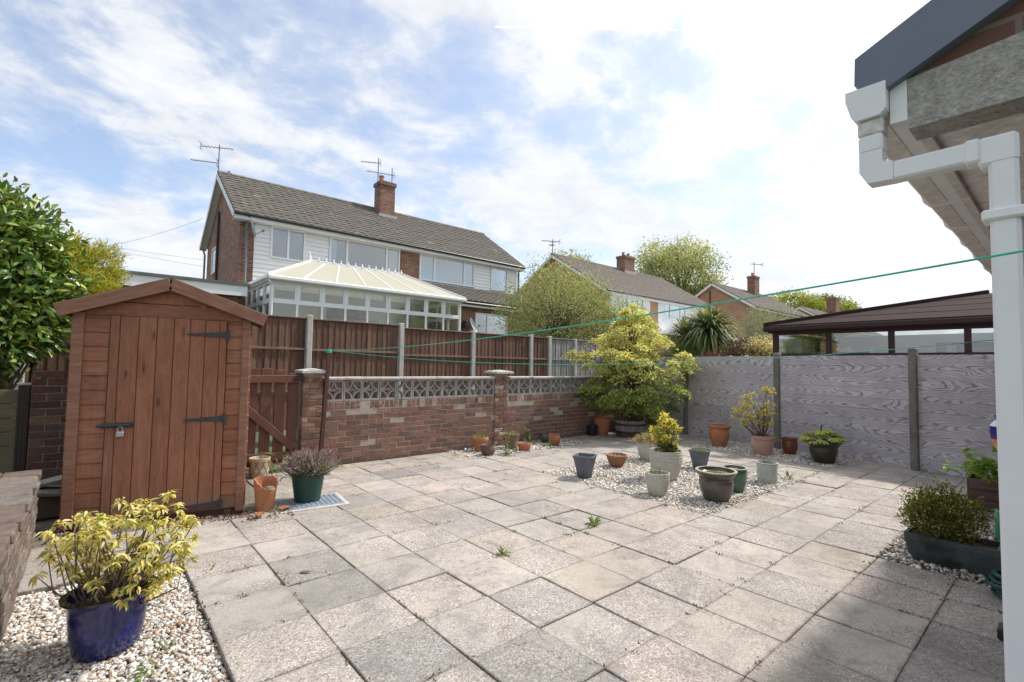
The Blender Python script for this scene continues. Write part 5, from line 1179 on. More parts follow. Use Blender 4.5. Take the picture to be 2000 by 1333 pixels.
pot('pale celadon cylinder pot with leaf emblems on the right of the gravel', (5.93, -.25), .122, .245, [(.88, 0), (.92, .015), (.96, .3), (.95, .7), (.98, .94), (1, .97), (1, 1)], 'celadon', .9, seg=36, rim='rimgl')
_t = [o for o in COL.objects if o.name.startswith('plant_pot') and o.type == 'EMPTY'][-1]
for a in (-2.75, -2.2, -3.3):
    m = MB(); cc = Vector((5.93, -.25, .12)); r = .1185; v = []
    for q in range(9):
        s = q/8; w = .13*math.sin(math.pi*s)**.8
        for sg in (-1, 1): th = a+sg*w*.9; m.v.append((cc.x+r*math.cos(th), cc.y+r*math.sin(th), .085+.085*s))
    m.f = [(2*q, 2*q+1, 2*q+3, 2*q+2) for q in range(8)]; m.build('leaf_emblem', M_['dish'], _t)
# pots along the woodgrain fence
pot('large plain terracotta pot against the woodgrain fence', (8.22, 1.50), .20, .385, URN, 'terra', .94, 'compost_dry', seg=36)
pot('bloomed pinkish terracotta pot with the yellow shrub by the fence', (7.97, .64), .175, .315, [(.72, 0), (.75, .01), (.88, .4), (.95, .66), (.93, .78), (.99, .82), (1, .95), (1, 1)], 'terra_pale', .92, seg=36)
pot('small rust brown glazed pot by the fence post', (8.42, .38), .125, .265, [(.62, 0), (.66, .01), (.90, .3), (.98, .55), (.90, .8), (.86, .84), (.98, .88), (1, 1)], 'rustpot', .8)
pot('wide dark olive glazed pot holding the fatsia', (8.03, -.24), .22, .31, [(.56, 0), (.6, .01), (.72, .2), (.84, .5), (.87, .68), (.85, .76), (.88, .82), (1, .9), (1.03, .96), (1.03, 1)], 'darkgl2', .88, 'compost', .02, seg=40, rim='darkgl2')
for k, (x, y, r, lab) in enumerate(((8.26, .10, .055, 'largest bluish pebble between the rust pot and fatsia pot'), (8.18, .02, .042, 'small white bluish pebble beside the fatsia pot'), (8.34, -.03, .045, 'grey pebble at the fence foot behind the fatsia pot'))):
    m = MB(); m.lathe([(r*.5, 0), (r*.95, r*.3), (r, r*.6), (r*.75, r*1.0), (r*.3, r*1.2)], (x, y, 0), 10, sx=1.25); tag(m.build('pebble', M_['dish' if k != 1 else 'celadon'], None, smooth=True), lab, 'pebble')
# trough, planter, can and hose on the right
tr = thing('trough_planter', (4.32, -2.2, 0), 'long dark green-grey trough planter holding a small box bush', 'planter')
def tapered(lo, hi, b0, h, mat, name, parent, th=.02):
    """open tapered trough: top rect lo..hi, bottom inset b0"""
    m = MB(); (x0, y0), (x1, y1) = lo, hi
    o = [(x0+b0, y0+b0, 0), (x1-b0, y0+b0, 0), (x1-b0, y1-b0, 0), (x0+b0, y1-b0, 0), (x0+b0*.35, y0+b0*.35, h*.35), (x1-b0*.35, y0+b0*.35, h*.35), (x1-b0*.35, y1-b0*.35, h*.35), (x0+b0*.35, y1-b0*.35, h*.35), (x0, y0, h*.8), (x1, y0, h*.8), (x1, y1, h*.8), (x0, y1, h*.8), (x0, y0, h), (x1, y0, h), (x1, y1, h), (x0, y1, h), (x0+th, y0+th, h), (x1-th, y0+th, h), (x1-th, y1-th, h), (x0+th, y1-th, h), (x0+th, y0+th, h*.5), (x1-th, y0+th, h*.5), (x1-th, y1-th, h*.5), (x0+th, y1-th, h*.5)]
    f = [(3, 2, 1, 0)]+[(r*4+k, r*4+(k+1) % 4, r*4+4+(k+1) % 4, r*4+4+k) for r in range(5) for k in range(4)]
    m.add(o, f); return m.build(name, mat, parent)
tapered((4.17, -2.50), (4.46, -1.94), .045, .205, M_['trough'], 'trough_body', tr)
m = MB(); m.box((4.19, -2.48, .06), (4.44, -1.96, .165)); m.build('soil', M_['compost'], tr)
box('end_ledge', tr, M_['postgrey'], (4.175, -2.495, .206), (4.455, -2.44, .214), .003)
pb = thing('box_planter', (6.7, -2.3, 0), 'dark timber planter with a bright green plant behind the trough', 'planter')
for k in range(3): bar('board', pb, M_['barrel_lo'], (6.42, -2.06, .06+k*.105), (6.42, -2.72, .06+k*.105), .10, .025)
for k in range(3): bar('board', pb, M_['barrel_lo'], (6.43, -2.05, .06+k*.105), (7.0, -2.05, .06+k*.105), .10, .025)
m = MB(); m.box((6.44, -2.72, .02), (7.0, -2.07, .28)); m.build('soil', M_['compost'], pb)
wc = thing('watering_can', (5.45, -2.40, 0), 'bright green watering can beside the trough planter', 'watering can')
WT = Matrix.Translation((5.40, -2.42, 0)) @ Matrix.Rotation(.3, 4, 'Z')
m = MB(); m.lathe([(.11, 0), (.125, .01), (.125, .20), (.118, .24), (.10, .245), (.10, .2)], seg=24, sy=.75); m.build('can_body', M_['canegreen'], wc, WT, smooth=35)
m = MB(); m.tube([(-.10, .03, .04), (-.20, .07, .12), (-.31, .10, .20)], [.028, .02, .014], 10); m.lathe([(.014, 0), (.034, .02), (.036, .03)], (-.32, .10, .20), 12); m.build('spout', M_['hose'], wc, WT, smooth=True)
m = MB(); m.tube([(-.07, 0, .24), (-.05, 0, .33), (.03, 0, .35), (.11, 0, .29), (.13, 0, .18), (.115, 0, .08)], .012, 8); m.build('handle', M_['canegreen'], wc, WT, smooth=True)
pot('terracotta pot half hidden by the downpipe behind the watering can', (5.62, -2.52), .10, .31, FLOWER, 'terra_dk', .8)
hs_ = thing('garden_hose', (3.85, -2.55, 0), 'coiled dark green garden hose by the downpipe foot', 'hose')
m = MB(); pts = []
for k in range(150):
    th = k*.21; r = .13-.018*math.sin(th*.31); pts.append((3.90+r*math.cos(th), -2.56+r*math.sin(th), .02+.0009*k+.006*math.sin(th*1.7)))
m.tube(pts, .0125, 7); m.build('coil', M_['hose'], hs_, smooth=True)
box('timber_block', None, M_['darkpost'], (3.16, -2.66, 0), (3.28, -2.515, .06), .008); tag(bpy.data.objects['timber_block'], 'small dark timber block on the paving by the downpipe', 'block')
vz = thing('wall_vase', (2.22, -2.66, 1.15), 'blue, orange and white glazed wall vase hanging behind the downpipe', 'vase')
def vring(z0, z1, r0, r1, mt, nm):
    m = MB(); m.lathe([(r0, z0), ((r0+r1)/2*1.02, (z0+z1)/2), (r1, z1)], (2.22, -2.67, 0), 20); m.build(nm, M_[mt], vz, smooth=True)
vring(1.06, 1.105, .035, .055, 'white', 'white_foot'); vring(1.105, 1.15, .055, .072, 'vase_o', 'orange_band'); vring(1.15, 1.20, .072, .074, 'vase_b', 'blue_band'); vring(1.20, 1.225, .074, .055, 'white', 'white_band'); vring(1.225, 1.245, .055, .062, 'vase_b', 'blue_lip')
m = MB(); m.tube([(2.22, -2.66, 1.2), (2.22, -2.80, 1.22)], .006, 5); m.build('hook', M_['iron'], vz)
# stone ornament behind the blue pot
so_ = thing('stone_ornament', (-.47, 2.05, 0), 'small domed buff stone ornament in front of the shed', 'ornament')
m = MB(); m.lathe([(.055, 0), (.05, .06), (.045, .11)], (-.47, 2.05, 0), 16); m.build('stem', M_['basket'], so_, smooth=True)
m = MB(); m.lathe([(.045, .10), (.085, .105), (.09, .125), (.075, .155), (.04, .175), (.01, .18)], (-.47, 2.05, 0), 18); m.build('dome', M_['basket'], so_, smooth=True)
# vapour trail
def far(px, py, d):
    return CAM+(rt2*((px-1000)/951.1)+up2*((666.5-py)/951.1)+fw)*d
m = MB(); m.tube([far(968, 53, 2600), far(1100, 54, 2600), far(1230, 57, 2600), far(1325, 59, 2600)], [3, 4.2, 4.2, 2], 8); tag(m.build('vapour_trail', M_['vapour']), 'thin white vapour trail crossing the sky above the houses', 'vapour trail')
# telephone wires
for k, (p, q, s, lab) in enumerate(((far(60, 488, 30), far(397, 427, 21.5), .55, 'topmost telephone wire rising from the hedge to the gable'), (far(100, 458, 30), far(399, 508, 24), .12, 'middle telephone wire running to the back of the brick gable'), (far(100, 462, 30), far(399, 521, 24), .1, 'lowest telephone wire running to the back of the brick gable'))):
    m = MB(); m.tube(sagline(p, q, s, 24), .006, 5); tag(m.build('telephone_wire', M_['blackpipe']), lab, 'wire')
# ------------------------------------------------------------------ plants
LF, GL = M_['plant_leaf'], M_['gloss_leaf']
def branchy(m, base, tips, r0=.012, bend=.25, seg=5, r1=.003):
    b = Vector(base)
    for t in tips:
        t = Vector(t); mid = b.lerp(t, .5)+Vector((rnd.gauss(0, 1), rnd.gauss(0, 1), rnd.gauss(0, .5)))*bend*(t-b).length*.3
        m.tube([b+Vector((rnd.uniform(-1, 1), rnd.uniform(-1, 1), 0))*r0, b.lerp(mid, .6), mid, mid.lerp(t, .6), t], [r0, r0*.85, (r0+r1)*.5, r1*1.4, r1], seg, caps=False)
def rosettes(tips, per, L, W, droop, base, v=.14, up_=.5, six=False, tipcol=None, spread=.012):
    """whorls of leaves at branch tips -> arrays"""
    n = len(tips)*per; c = np.repeat(np.asarray(tips), per, 0)+rng.normal(0, spread, (n, 3))
    a = rng.uniform(0, 2*np.pi, n); el = rng.uniform(-droop, up_, n)
    d = np.stack([np.cos(a)*np.cos(el), np.sin(a)*np.cos(el), np.sin(el)], 1)
    nr = unit(np.array([[0, 0, 1.0]])+rng.normal(0, .35, (n, 3)))
    cols = jitcol(base, n, v)
    return c, d, nr, L*rng.uniform(.7, 1.2, n), W*rng.uniform(.75, 1.2, n), cols
def cloud(n_cl, c, r, per, spread, shell=.55, flat=1.0, seed=None, squash=None, keep=None):
    """cluster centres inside an ellipsoid (denser near the surface) then leaves about them"""
    d = rdir(n_cl); q = (shell+(1-shell)*rng.uniform(0, 1, (n_cl, 1))**.6)
    p = np.asarray(c)+d*q*np.asarray(r)
    if keep is not None: p = p[keep(p)]
    n = len(p)*per
    g = rng.normal(0, 1, (n, 3))*np.array([spread, spread, spread*flat])
    return p, np.repeat(p, per, 0)+g
def leaf_orient(P, c, n, out=.5, upb=.4):
    o = unit(P-np.asarray(c)); d = unit(rdir(n)+o*out); nr = unit(rdir(n)*.8+np.array([[0, 0, 1.0]])*upb+o*.3); return d, nr
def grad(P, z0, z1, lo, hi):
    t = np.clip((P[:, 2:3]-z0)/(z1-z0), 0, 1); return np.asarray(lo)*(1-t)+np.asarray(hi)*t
def plant(name, loc, label, cat='plant'): return thing(name, loc, label, cat)
# 1 golden variegated shrub in the cobalt pot
t = plant('variegated_shrub', (-.42, .33, .2), 'yellow variegated shrub spreading from the cobalt blue pot')
C0 = np.array([-.42, .33, .20]); tips = []
R3 = np.array(rt2); U3 = np.array([0, 0, 1.0]); F3 = unit(np.array([fw.x, fw.y, 0]))
spots = [(-.33, .36), (-.26, .30), (-.20, .34), (-.22, .24), (-.15, .46), (-.10, .50), (-.03, .40), (.0, .48), (.06, .52), (.10, .44), (.16, .54), (.20, .48), (.24, .52), (.25, .40), (.14, .36), (.05, .32), (-.06, .30), (-.13, .26), (.02, .24), (.10, .25), (.22, .30), (.29, .26), (.33, .33), (.33, .22), (.26, .18), (.18, .20), (.08, .14), (.03, .10), (.0, .16), (-.18, .18), (.20, .06), (.36, .28), (-.05, .42), (.12, .50), (.19, .42), (-.12, .38), (.27, .34), (-.30, .28), (.04, .44), (.30, .16)]
spots += [(-.30, .20), (-.24, .14), (-.26, .34), (.30, .10), (.24, .10), (.14, .12), (-.10, .16), (-.02, .22), (.30, .38), (-.16, .10), (.16, .28), (-.22, .30), (.06, .20), (.26, .24), (-.08, .22), (.10, .08), (-.04, .10)]
for (a, h) in spots:
    for q in range(3): tips.append(C0+R3*(a*.93+rnd.gauss(0, .02))+F3*rnd.uniform(-.15, .18)+U3*(h*.84+.02+rnd.gauss(0, .022)))
m = MB(); branchy(m, (C0[0], C0[1], .12), tips[::5], .0062, .4, 5, .002); branchy(m, (C0[0]-.05, C0[1]+.02, .12), tips[1::6], .005, .4, 5, .002); branchy(m, (C0[0]+.05, C0[1]-.02, .12), tips[2::6], .005, .4, 5, .002); m.build('stems', M_['twig'], t)
a = rosettes(tips, 14, .043, .0145, .75, (.64, .56, .16), .15, .4, spread=.008); 
lo_ = rng.uniform(0, 1, len(a[5])) < .16; a[5][lo_] = jitcol((.22, .26, .05), lo_.sum()); hi_ = rng.uniform(0, 1, len(a[5])) < .25; a[5][hi_] = jitcol((.74, .68, .32), hi_.sum(), .08)
leaf_mesh('leaves', *a, LF, t, six=True, fold=.2, curl=.36)
a = rosettes([tips[k] for k in (10, 20, 21, 24, 47, 60)], 6, .03, .006, -.3, (.30, .12, .07), .2, 1.2); leaf_mesh('young_shoots', *a, LF, t)
# litter and dead twigs in the pot
m = MB()
for k in range(60):
    p = Vector((C0[0]+rnd.gauss(0, .075), C0[1]+rnd.gauss(0, .06), .205)); q = p+Vector((rnd.gauss(0, .05), rnd.gauss(0, .05), abs(rnd.gauss(0, .012)))); m.tube([p, q], .002, 4)
m.build('dead_twigs', M_['twig'], t)['kind'] = 'stuff'
# 2 lavender
t = plant('lavender_plant', (1.19, 2.27, .29), 'grey purple lavender dome in the dark green pot')
n = 1500; c = np.array([1.17, 2.29, .27]); d = rdir(n); d[:, 2] = np.abs(d[:, 2])*.9+.35; d = unit(d); base = c+rng.normal(0, .055, (n, 3))*np.array([1, 1, .2])
Ls = rng.uniform(.16, .27, n); nr = rdir(n)
leaf_mesh('foliage', base, d, nr, Ls, .008, jitcol((.26, .26, .20), n, .25), LF, t, fold=.05, curl=.04)
leaf_mesh('flower_spikes', base+d*(Ls*.82)[:, None], unit(d+rng.normal(0, .12, (n, 3))), nr, .05, .012, jitcol((.30, .23, .27), n, .25), LF, t, fold=.3, curl=0)
n = 500; d = rdir(n); d[:, 2] = np.abs(d[:, 2])*.5+.05; d = unit(d)
leaf_mesh('lower_leaves', c+d*.08, d, rdir(n), rng.uniform(.08, .15, n), .009, jitcol((.17, .22, .10), n, .25), LF, t, fold=.05, curl=.2)
# 3 golden maple in the half barrel
t = thing('maple_tree', (7.86, 3.2, .28), 'golden green japanese maple bush growing in the half barrel', 'tree')
pads = []
def mp(px, py, dd, rr, hang=.0):            # a spray of foliage: lateral offset, height, depth offset, radius
    c_ = np.array([7.88, 3.2, 0])+R3h*px*1.03+F3*dd+U3*py; pads.append((c_, rr, hang))
R3h = unit(np.array([rt.x, rt.y, 0]))
prof = [(.58, .56), (.74, .82), (.90, .98), (1.08, 1.02), (1.25, .98), (1.42, 1.06), (1.58, 1.18), (1.74, 1.10), (1.92, .85), (2.10, .66), (2.28, .46), (2.44, .30), (2.57, .15)]
for z, r in prof:
    n_ = int(4+r*11)
    for k in range(n_):
        a_ = 2*math.pi*(k+rnd.uniform(-.4, .4))/n_+z*2.3; q = r*rnd.choice((rnd.uniform(.25, .6), rnd.uniform(.6, 1.0), rnd.uniform(.75, 1.08)))
        mp(q*math.cos(a_), z+rnd.gauss(0, .05)-.06*q, q*math.sin(a_)*.92, rnd.uniform(.11, .23))
for (px_, pz, rr) in ((-1.22, 1.70, .17), (-1.05, 1.63, .16), (1.18, 1.52, .18), (1.28, 1.60, .15), (1.05, 1.72, .16), (1.22, 1.36, .14), (.0, 2.68, .09), (-.12, 2.56, .12), (.32, 2.42, .14), (-.95, 1.02, .16), (-1.05, 1.1, .14), (.98, .98, .15), (1.02, 1.18, .13), (.35, .42, .12), (.42, .34, .10), (.48, .28, .08)): mp(px_, pz, rnd.uniform(-.3, .3), rr)
pads = [(c_, r_, h_) for c_, r_, h_ in pads if c_[2] > 1.28 or c_[1] < 3.72]
for c_, r_, h_ in pads:
    if c_[2] < 1.75: c_[0] = min(c_[0], fence_x(c_[1])-.16)
m = MB()
for (dx, dy) in ((.05, .02), (-.08, .05), (.03, -.08), (.1, -.03)): m.tube([(7.86+dx*.5, 3.2+dy*.5, .25), (7.87+dx*2, 3.2+dy*2, .8), (7.9+dx*4, 3.22+dy*4, 1.5), (7.92+dx*5, 3.22+dy*5, 2.2)], [.035, .028, .018, .006], 7)
m.build('trunk', M_['bark'], t); m = MB()
for c_, r_, h_ in pads: m.tube([(7.89, 3.21, max(c_[2]*.62, .35)), (7.89*.5+c_[0]*.5, 3.21*.5+c_[1]*.5, c_[2]*.9), tuple(c_)], [.012, .007, .002], 4, caps=False)
m.build('branches', M_['bark'], t)
P = []; pid = []
for k, (c_, r_, h_) in enumerate(pads):
    n_ = int(3300*r_**2)+48; a_ = rng.uniform(0, 6.283, n_); q = r_*np.sqrt(rng.uniform(0, 1, n_))*(1+.25*np.sin(a_*3+k)); out = unit(np.array([c_[0]-7.88, c_[1]-3.2, 0]))
    p_ = np.stack([q*np.cos(a_), q*np.sin(a_), -1.1*q**2/r_*.5+rng.normal(0, .022, n_)], 1)+c_; p_[:, 2] -= .22*((p_[:, :2]-c_[:2])@out[:2])
    P.append(p_); pid += [k]*n_
P = np.concatenate(P); pid = np.array(pid); n = len(P)
a = rng.uniform(0, 2*np.pi, n); d = np.stack([np.cos(a), np.sin(a), rng.normal(-.3, .35, n)], 1); nr = unit(np.array([[0, 0, 1.]])+rng.normal(0, .42, (n, 3)))
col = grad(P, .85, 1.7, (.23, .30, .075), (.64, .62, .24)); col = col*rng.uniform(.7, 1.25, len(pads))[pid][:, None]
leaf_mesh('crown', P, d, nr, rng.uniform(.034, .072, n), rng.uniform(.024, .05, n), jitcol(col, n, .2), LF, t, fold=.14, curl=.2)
# 4 yellow euonymus
t = plant('euonymus_plant', (5.07, .64, .33), 'bright yellow variegated euonymus in the biggest sage pot')
tips = []; c = np.array([5.07, .64, .33])
for k in range(60):
    h = rnd.uniform(.02, .40); w = .13*(1-.35*h/.4)+.02; a = rnd.uniform(0, 6.28); q = w*math.sqrt(rnd.random())*(1.35 if .15 < h < .3 else 1); tips.append(c+np.array([q*math.cos(a), q*math.sin(a), h]))
tips += [c+R3*-.02+U3*.43, c+R3*-.03+U3*.46, c+R3*.16+U3*.30, c+R3*.15+U3*.27, c+R3*-.17+U3*.27, c+R3*-.15+U3*.22]
m = MB(); branchy(m, c-np.array([0, 0, .06]), tips[::3], .006, .3); m.build('stems', M_['twig'], t)
a = rosettes(tips, 16, .062, .028, .3, (.62, .56, .09), .14, 1.15, spread=.018); g_ = rng.uniform(0, 1, len(a[5])) < np.clip(.75-(a[0][:, 2]-.33)*2.2, .08, 1); a[5][g_] = jitcol((.14, .22, .045), g_.sum()); w_ = rng.uniform(0, 1, len(a[5])) < .12; a[5][w_] = jitcol((.70, .70, .45), w_.sum(), .05)
leaf_mesh('leaves', *a, LF, t, six=True, fold=.1, curl=.12)
# 5 heather
t = plant('heather_plant', (5.97, 1.5, .27), 'pink and green heather in the back sage pot')
n = 900; c = np.array([5.97, 1.5, .25]); d = rdir(n); d[:, 2] = np.abs(d[:, 2])+.35; d = unit(d); b0 = c+rng.normal(0, .07, (n, 3))*np.array([1, 1, .15])
mixp = np.where(rng.uniform(0, 1, (n, 1)) < .55, np.array([[.46, .29, .24]]), np.array([[.34, .36, .16]])); leaf_mesh('sprigs', b0, d, rdir(n), rng.uniform(.09, .2, n), .016, jitcol(mixp, n, .2), LF, t, fold=.3, curl=.05)
# 6 yellow shrub by the fence
t = plant('yellow_shrub', (7.97, .64, .29), 'open branched yellow leaved shrub in the pinkish terracotta pot')
c = np.array([7.97, .64, .28]); RR = unit(np.array([rt.x, rt.y, 0])); tips = []
for (a, h, k) in ((-.38, .42, 8), (-.30, .52, 8), (-.22, .58, 8), (-.34, .30, 6), (-.30, .22, 6), (-.20, .36, 7), (-.06, .36, 7), (.02, .44, 8), (.10, .50, 8), (.14, .40, 7), (.10, .78, 9), (.14, .80, 7), (-.17, .72, 5), (-.02, .24, 6), (.06, .26, 6), (.10, .30, 6), (.14, .02, 4), (-.10, .26, 5)):
    for q in range(k): tips.append(c+RR*(a+rnd.gauss(0, .04))+F3*rnd.gauss(0, .07)+U3*(h+rnd.gauss(0, .03)))
m = MB(); branchy(m, c-np.array([0, 0, .05]), tips[::4], .009, .4, 5, .003); m.build('stems', M_['twig'], t)
a = rosettes(tips, 9, .06, .020, .6, (.48, .42, .075), .18, .7, spread=.022); leaf_mesh('leaves', *a, LF, t, fold=.1, curl=.2)
# 7 fatsia
t = plant('fatsia_plant', (8.03, -.24, .27), 'lime green fatsia with big lobed leaves in the wide olive pot')
c = np.array([8.03, -.24, .26]); st = []; m = MB(); Pp = []; Dd = []; Nn = []; Ll = []; Cc = []
for k in range(34):
    a = rnd.uniform(0, 6.28); rr = .28*math.sqrt(rnd.random()); h = .08+.20*(1-rr/.30)+rnd.gauss(0, .03)
    q = c+np.array([rr*math.cos(a), rr*math.sin(a), h]); m.tube([tuple(c), tuple(c*.5+q*.5+np.array([0, 0, .05])), tuple(q)], .004, 4, caps=False)
    for lobe in range(7):
        th = a+(lobe-3)*.52; dd = np.array([math.cos(th), math.sin(th), -.25-.08*abs(lobe-3)]); Pp.append(q); Dd.append(dd); Nn.append(np.array([rnd.gauss(0, .15), rnd.gauss(0, .15), 1])); Ll.append(.13*(1-.10*abs(lobe-3))); Cc.append((.34, .43, .085) if k % 3 else (.46, .46, .10))
n = len(Pp); m.build('stalks', M_['twig'], t); leaf_mesh('leaves', np.array(Pp), np.array(Dd), np.array(Nn), np.array(Ll), .045, jitcol(np.array(Cc), n, .1), LF, t, six=True, fold=.1, curl=.12)
m = MB(); m.tube([(8.04, -.23, .3), (8.05, -.20, .47), (8.02, -.22, .55), (8.04, -.22, .58)], [.012, .01, .012, .005], 6); m.build('dead_shoot', M_['bark'], t)
# 8 box bush
t = plant('box_bush', (4.3, -2.17, .17), 'small leaved green and gold box bush in the trough')
p, P = cloud(330, (4.30, -2.14, .36), (.17, .25, .20), 22, .026, .2); n = len(P)
for k in range(12): pass
d, nr = leaf_orient(P, (4.3, -2.14, .2), n, .9, .5); d[:, 2] += .5
col = np.where(rng.uniform(0, 1, (n, 1)) < .62, np.array([[.115, .155, .025]]), np.array([[.30, .27, .05]])); brn = rng.uniform(0, 1, n) < .10; col[brn] = (.24, .13, .06); wht = (rng.uniform(0, 1, n) < .06); col[wht] = (.55, .55, .35)
m = MB(); branchy(m, (4.3, -2.15, .15), [tuple(q) for q in p[::6]], .006, .3, 4, .0015); m.build('stems', M_['twig'], t)
leaf_mesh('leaves', P, d, nr, rng.uniform(.016, .028, n), .011, jitcol(col, n, .2), LF, t)
# 9 bright plant in the timber planter
t = plant('leafy_plant', (6.65, -2.35, .28), 'bright green leafy plant in the dark timber planter')
tips = [np.array([6.6+rnd.gauss(0, .12), -2.28+rnd.gauss(0, .16), .32+abs(rnd.gauss(0, .11))]) for k in range(70)]
a = rosettes(tips, 9, .09, .035, .5, (.20, .33, .05), .2, .9, spread=.02); leaf_mesh('leaves', *a, LF, t, six=True)
# 10 dry stems, sprouts and weeds
def sprout(c, n, L, W, col, label, name='weed', cat='weed', up_=1.2, droop=.1, sp=.012):
    t = thing(name, (c[0], c[1], c[2]), label, cat); a = rosettes([np.array(c)], n, L, W, droop, col, .2, up_, spread=sp); leaf_mesh('leaves', *a, LF, t, fold=.12, curl=.15); return t
sprout((1.83, -.01, .0), 16, .065, .02, (.20, .27, .06), 'small broad-leaved weed in the paving joint at mid patio')
sprout((2.93, .02, .0), 26, .10, .016, (.17, .26, .05), 'spiky dandelion rosette growing in the paving joint')
sprout((6.30, -.36, .0), 20, .10, .018, (.10, .16, .035), 'dark green weed beside the pale celadon pot', sp=.03)
sprout((-.30, -.05, -.03), 22, .05, .014, (.13, .22, .04), 'green weed tuft in the gravel right of the cobalt pot', sp=.03)
sprout((-.20, .16, -.03), 12, .035, .012, (.14, .24, .05), 'tiny green weed in the gravel close to the slab edge', sp=.02)
sprout((.13, 1.03, .0), 9, .035, .012, (.26, .28, .06), 'yellowish weed in the joint left of the brown leaf', sp=.015)
sprout((.49, .62, .0), 8, .03, .010, (.24, .30, .06), 'pale weed in the wide joint near the brown leaf', sp=.02)
sprout((.70, 1.96, .0), 30, .06, .014, (.18, .20, .05), 'weed clump at the foot of the broken pot', sp=.05)
sprout((8.35, -1.35, .0), 30, .07, .012, (.09, .15, .04), 'low weed at the foot of the right fence post', sp=.06)
sprout((3.72, 3.32, .0), 40, .08, .010, (.26, .27, .10), 'straw green tuft on the slabs left of the wall pots', sp=.09)
t = sprout((4.43, 3.02, .0), 40, .07, .03, (.20, .25, .10), 'tall pale green weed beside the squat brown pot', sp=.05)
a = rosettes([np.array([4.45+.02*k, 3.08+.02*k, .05*k]) for k in range(7)], 9, .06, .025, .2, (.22, .26, .11), .2, .9); leaf_mesh('upper_leaves', *a, LF, t)
t = sprout((5.45, 3.62, .0), 30, .10, .03, (.13, .19, .06), 'leafy weed against the brick wall between the pots', sp=.05)
a = rosettes([np.array([5.45+rnd.gauss(0, .05), 3.66, .05*k]) for k in range(6)], 8, .07, .025, .2, (.14, .20, .07), .2, .9); leaf_mesh('upper_leaves', *a, LF, t)
sprout((5.50, 3.14, .0), 22, .07, .022, (.14, .21, .06), 'small weed in front of the round clay pot', sp=.03)
sprout((1.32, 3.70, .0), 60, .16, .012, (.22, .26, .08), 'grass tuft at the gate foot behind the lavender', sp=.12)
sprout((1.98, 3.72, .0), 20, .16, .014, (.16, .22, .06), 'thin weed at the foot of the clothes post', sp=.04)
def drystems(c, z, n, h, sp, label, col=(.30, .24, .18), r=.0022):
    t = thing('dry_stems', (c[0], c[1], z), label, 'dry stems'); m = MB()
    for k in range(n):
        p = Vector((c[0]+rnd.gauss(0, sp), c[1]+rnd.gauss(0, sp), z)); q = p+Vector((rnd.gauss(0, .25), rnd.gauss(0, .25), 1))*h*rnd.uniform(.4, 1); m.tube([p, p.lerp(q, .5)+Vector((rnd.gauss(0, .008), rnd.gauss(0, .008), 0)), q], [r, r, r*.5], 4, caps=False)
    m.build('stems', M_['twig'], t); return t
drystems((1.06, 3.72), .2, 10, .15, .03, 'dead stems in the basket pot')
drystems((4.27, 1.3), .22, 26, .10, .06, 'dry stems in the left slate planter')
drystems((5.16, 1.48), .14, 40, .07, .07, 'dead twiggy growth in the bowl by the gravel edge')
drystems((5.93, -.25), .21, 8, .16, .03, 'thin dark stems in the celadon pot')
t = drystems((5.84, 3.6), .15, 10, .55, .03, 'tall thin dead stalks rising from the black glazed pot', r=.003)
drystems((5.74, 3.28), .18, 16, .10, .05, 'short dead twigs in the round clay pot')
for (c, z, lab, col, nn, L_) in (((4.35, 3.62), .21, 'short grass growing in the orange wall pot', (.30, .32, .13), 160, .07), ((4.94, 3.52), .23, 'sparse grass in the mossy clay pot', (.30, .30, .15), 60, .09), ((4.29, .26), .22, 'sparse green shoots in the small sage pot', (.16, .22, .08), 26, .08), ((4.62, -.25), .275, 'moss and dry grass in the wide umber pot', (.25, .27, .10), 300, .028), ((6.0, .68), .25, 'grey green sedum mat in the right slate planter', (.22, .26, .14), 420, .04), ((8.22, 1.5), .36, 'green moss film in the large plain terracotta pot', (.20, .19, .07), 300, .025)):
    t = thing('pot_grass', (c[0], c[1], z), lab, 'grass'); n = nn; a = rng.uniform(0, 6.28, n); q = np.sqrt(rng.uniform(0, 1, n))*.105
    P = np.stack([c[0]+q*np.cos(a), c[1]+q*np.sin(a), np.full(n, z)], 1); d = rdir(n); d[:, 2] = np.abs(d[:, 2])+.6; leaf_mesh('blades', P, d, rdir(n), rng.uniform(.5, 1.2, n)*L_, .008, jitcol(col, n, .25), LF, t)
# moss and seedlings along the joints
P = []
for k in range(1700):
    if rnd.random() < .5: x, y = S*rnd.randrange(0, 20), rnd.uniform(-2.6, 3.7)
    else: x, y = rnd.uniform(0, 8.6), S*rnd.randrange(-5, 8)
    if math.sin(x*3.1+y*1.7)+math.sin(y*4.3-x*2.2)+rnd.uniform(-.8, .8) < .55: continue
    for q in range(rnd.randrange(3, 12)): P.append((x+rnd.gauss(0, .010), y+rnd.gauss(0, .022), -.006))
P = np.array(P); P = P[P[:, 0] < np.array([fence_x(y) for y in P[:, 1]])-.1]; n = len(P); d = rdir(n); d[:, 2] = np.abs(d[:, 2])+.2
o = leaf_mesh('joint_moss', P, d, rdir(n), rng.uniform(.010, .026, n), .009, jitcol(np.where(rng.uniform(0, 1, (n, 1)) < .6, np.array([[.13, .15, .04]]), np.array([[.14, .10, .055]])), n, .25), LF); tag(o, 'moss and tiny seedlings in the joints of the paving', 'moss', kind='stuff')
m = MB(); m.v = [(0, 0, 0), (.03, .018, .006), (.085, .02, .010), (.12, 0, .004), (.085, -.02, .012), (.03, -.018, .006), (.06, 0, .001)]; m.f = [(0, 1, 6), (1, 2, 6), (2, 3, 6), (3, 4, 6), (4, 5, 6), (5, 0, 6)]
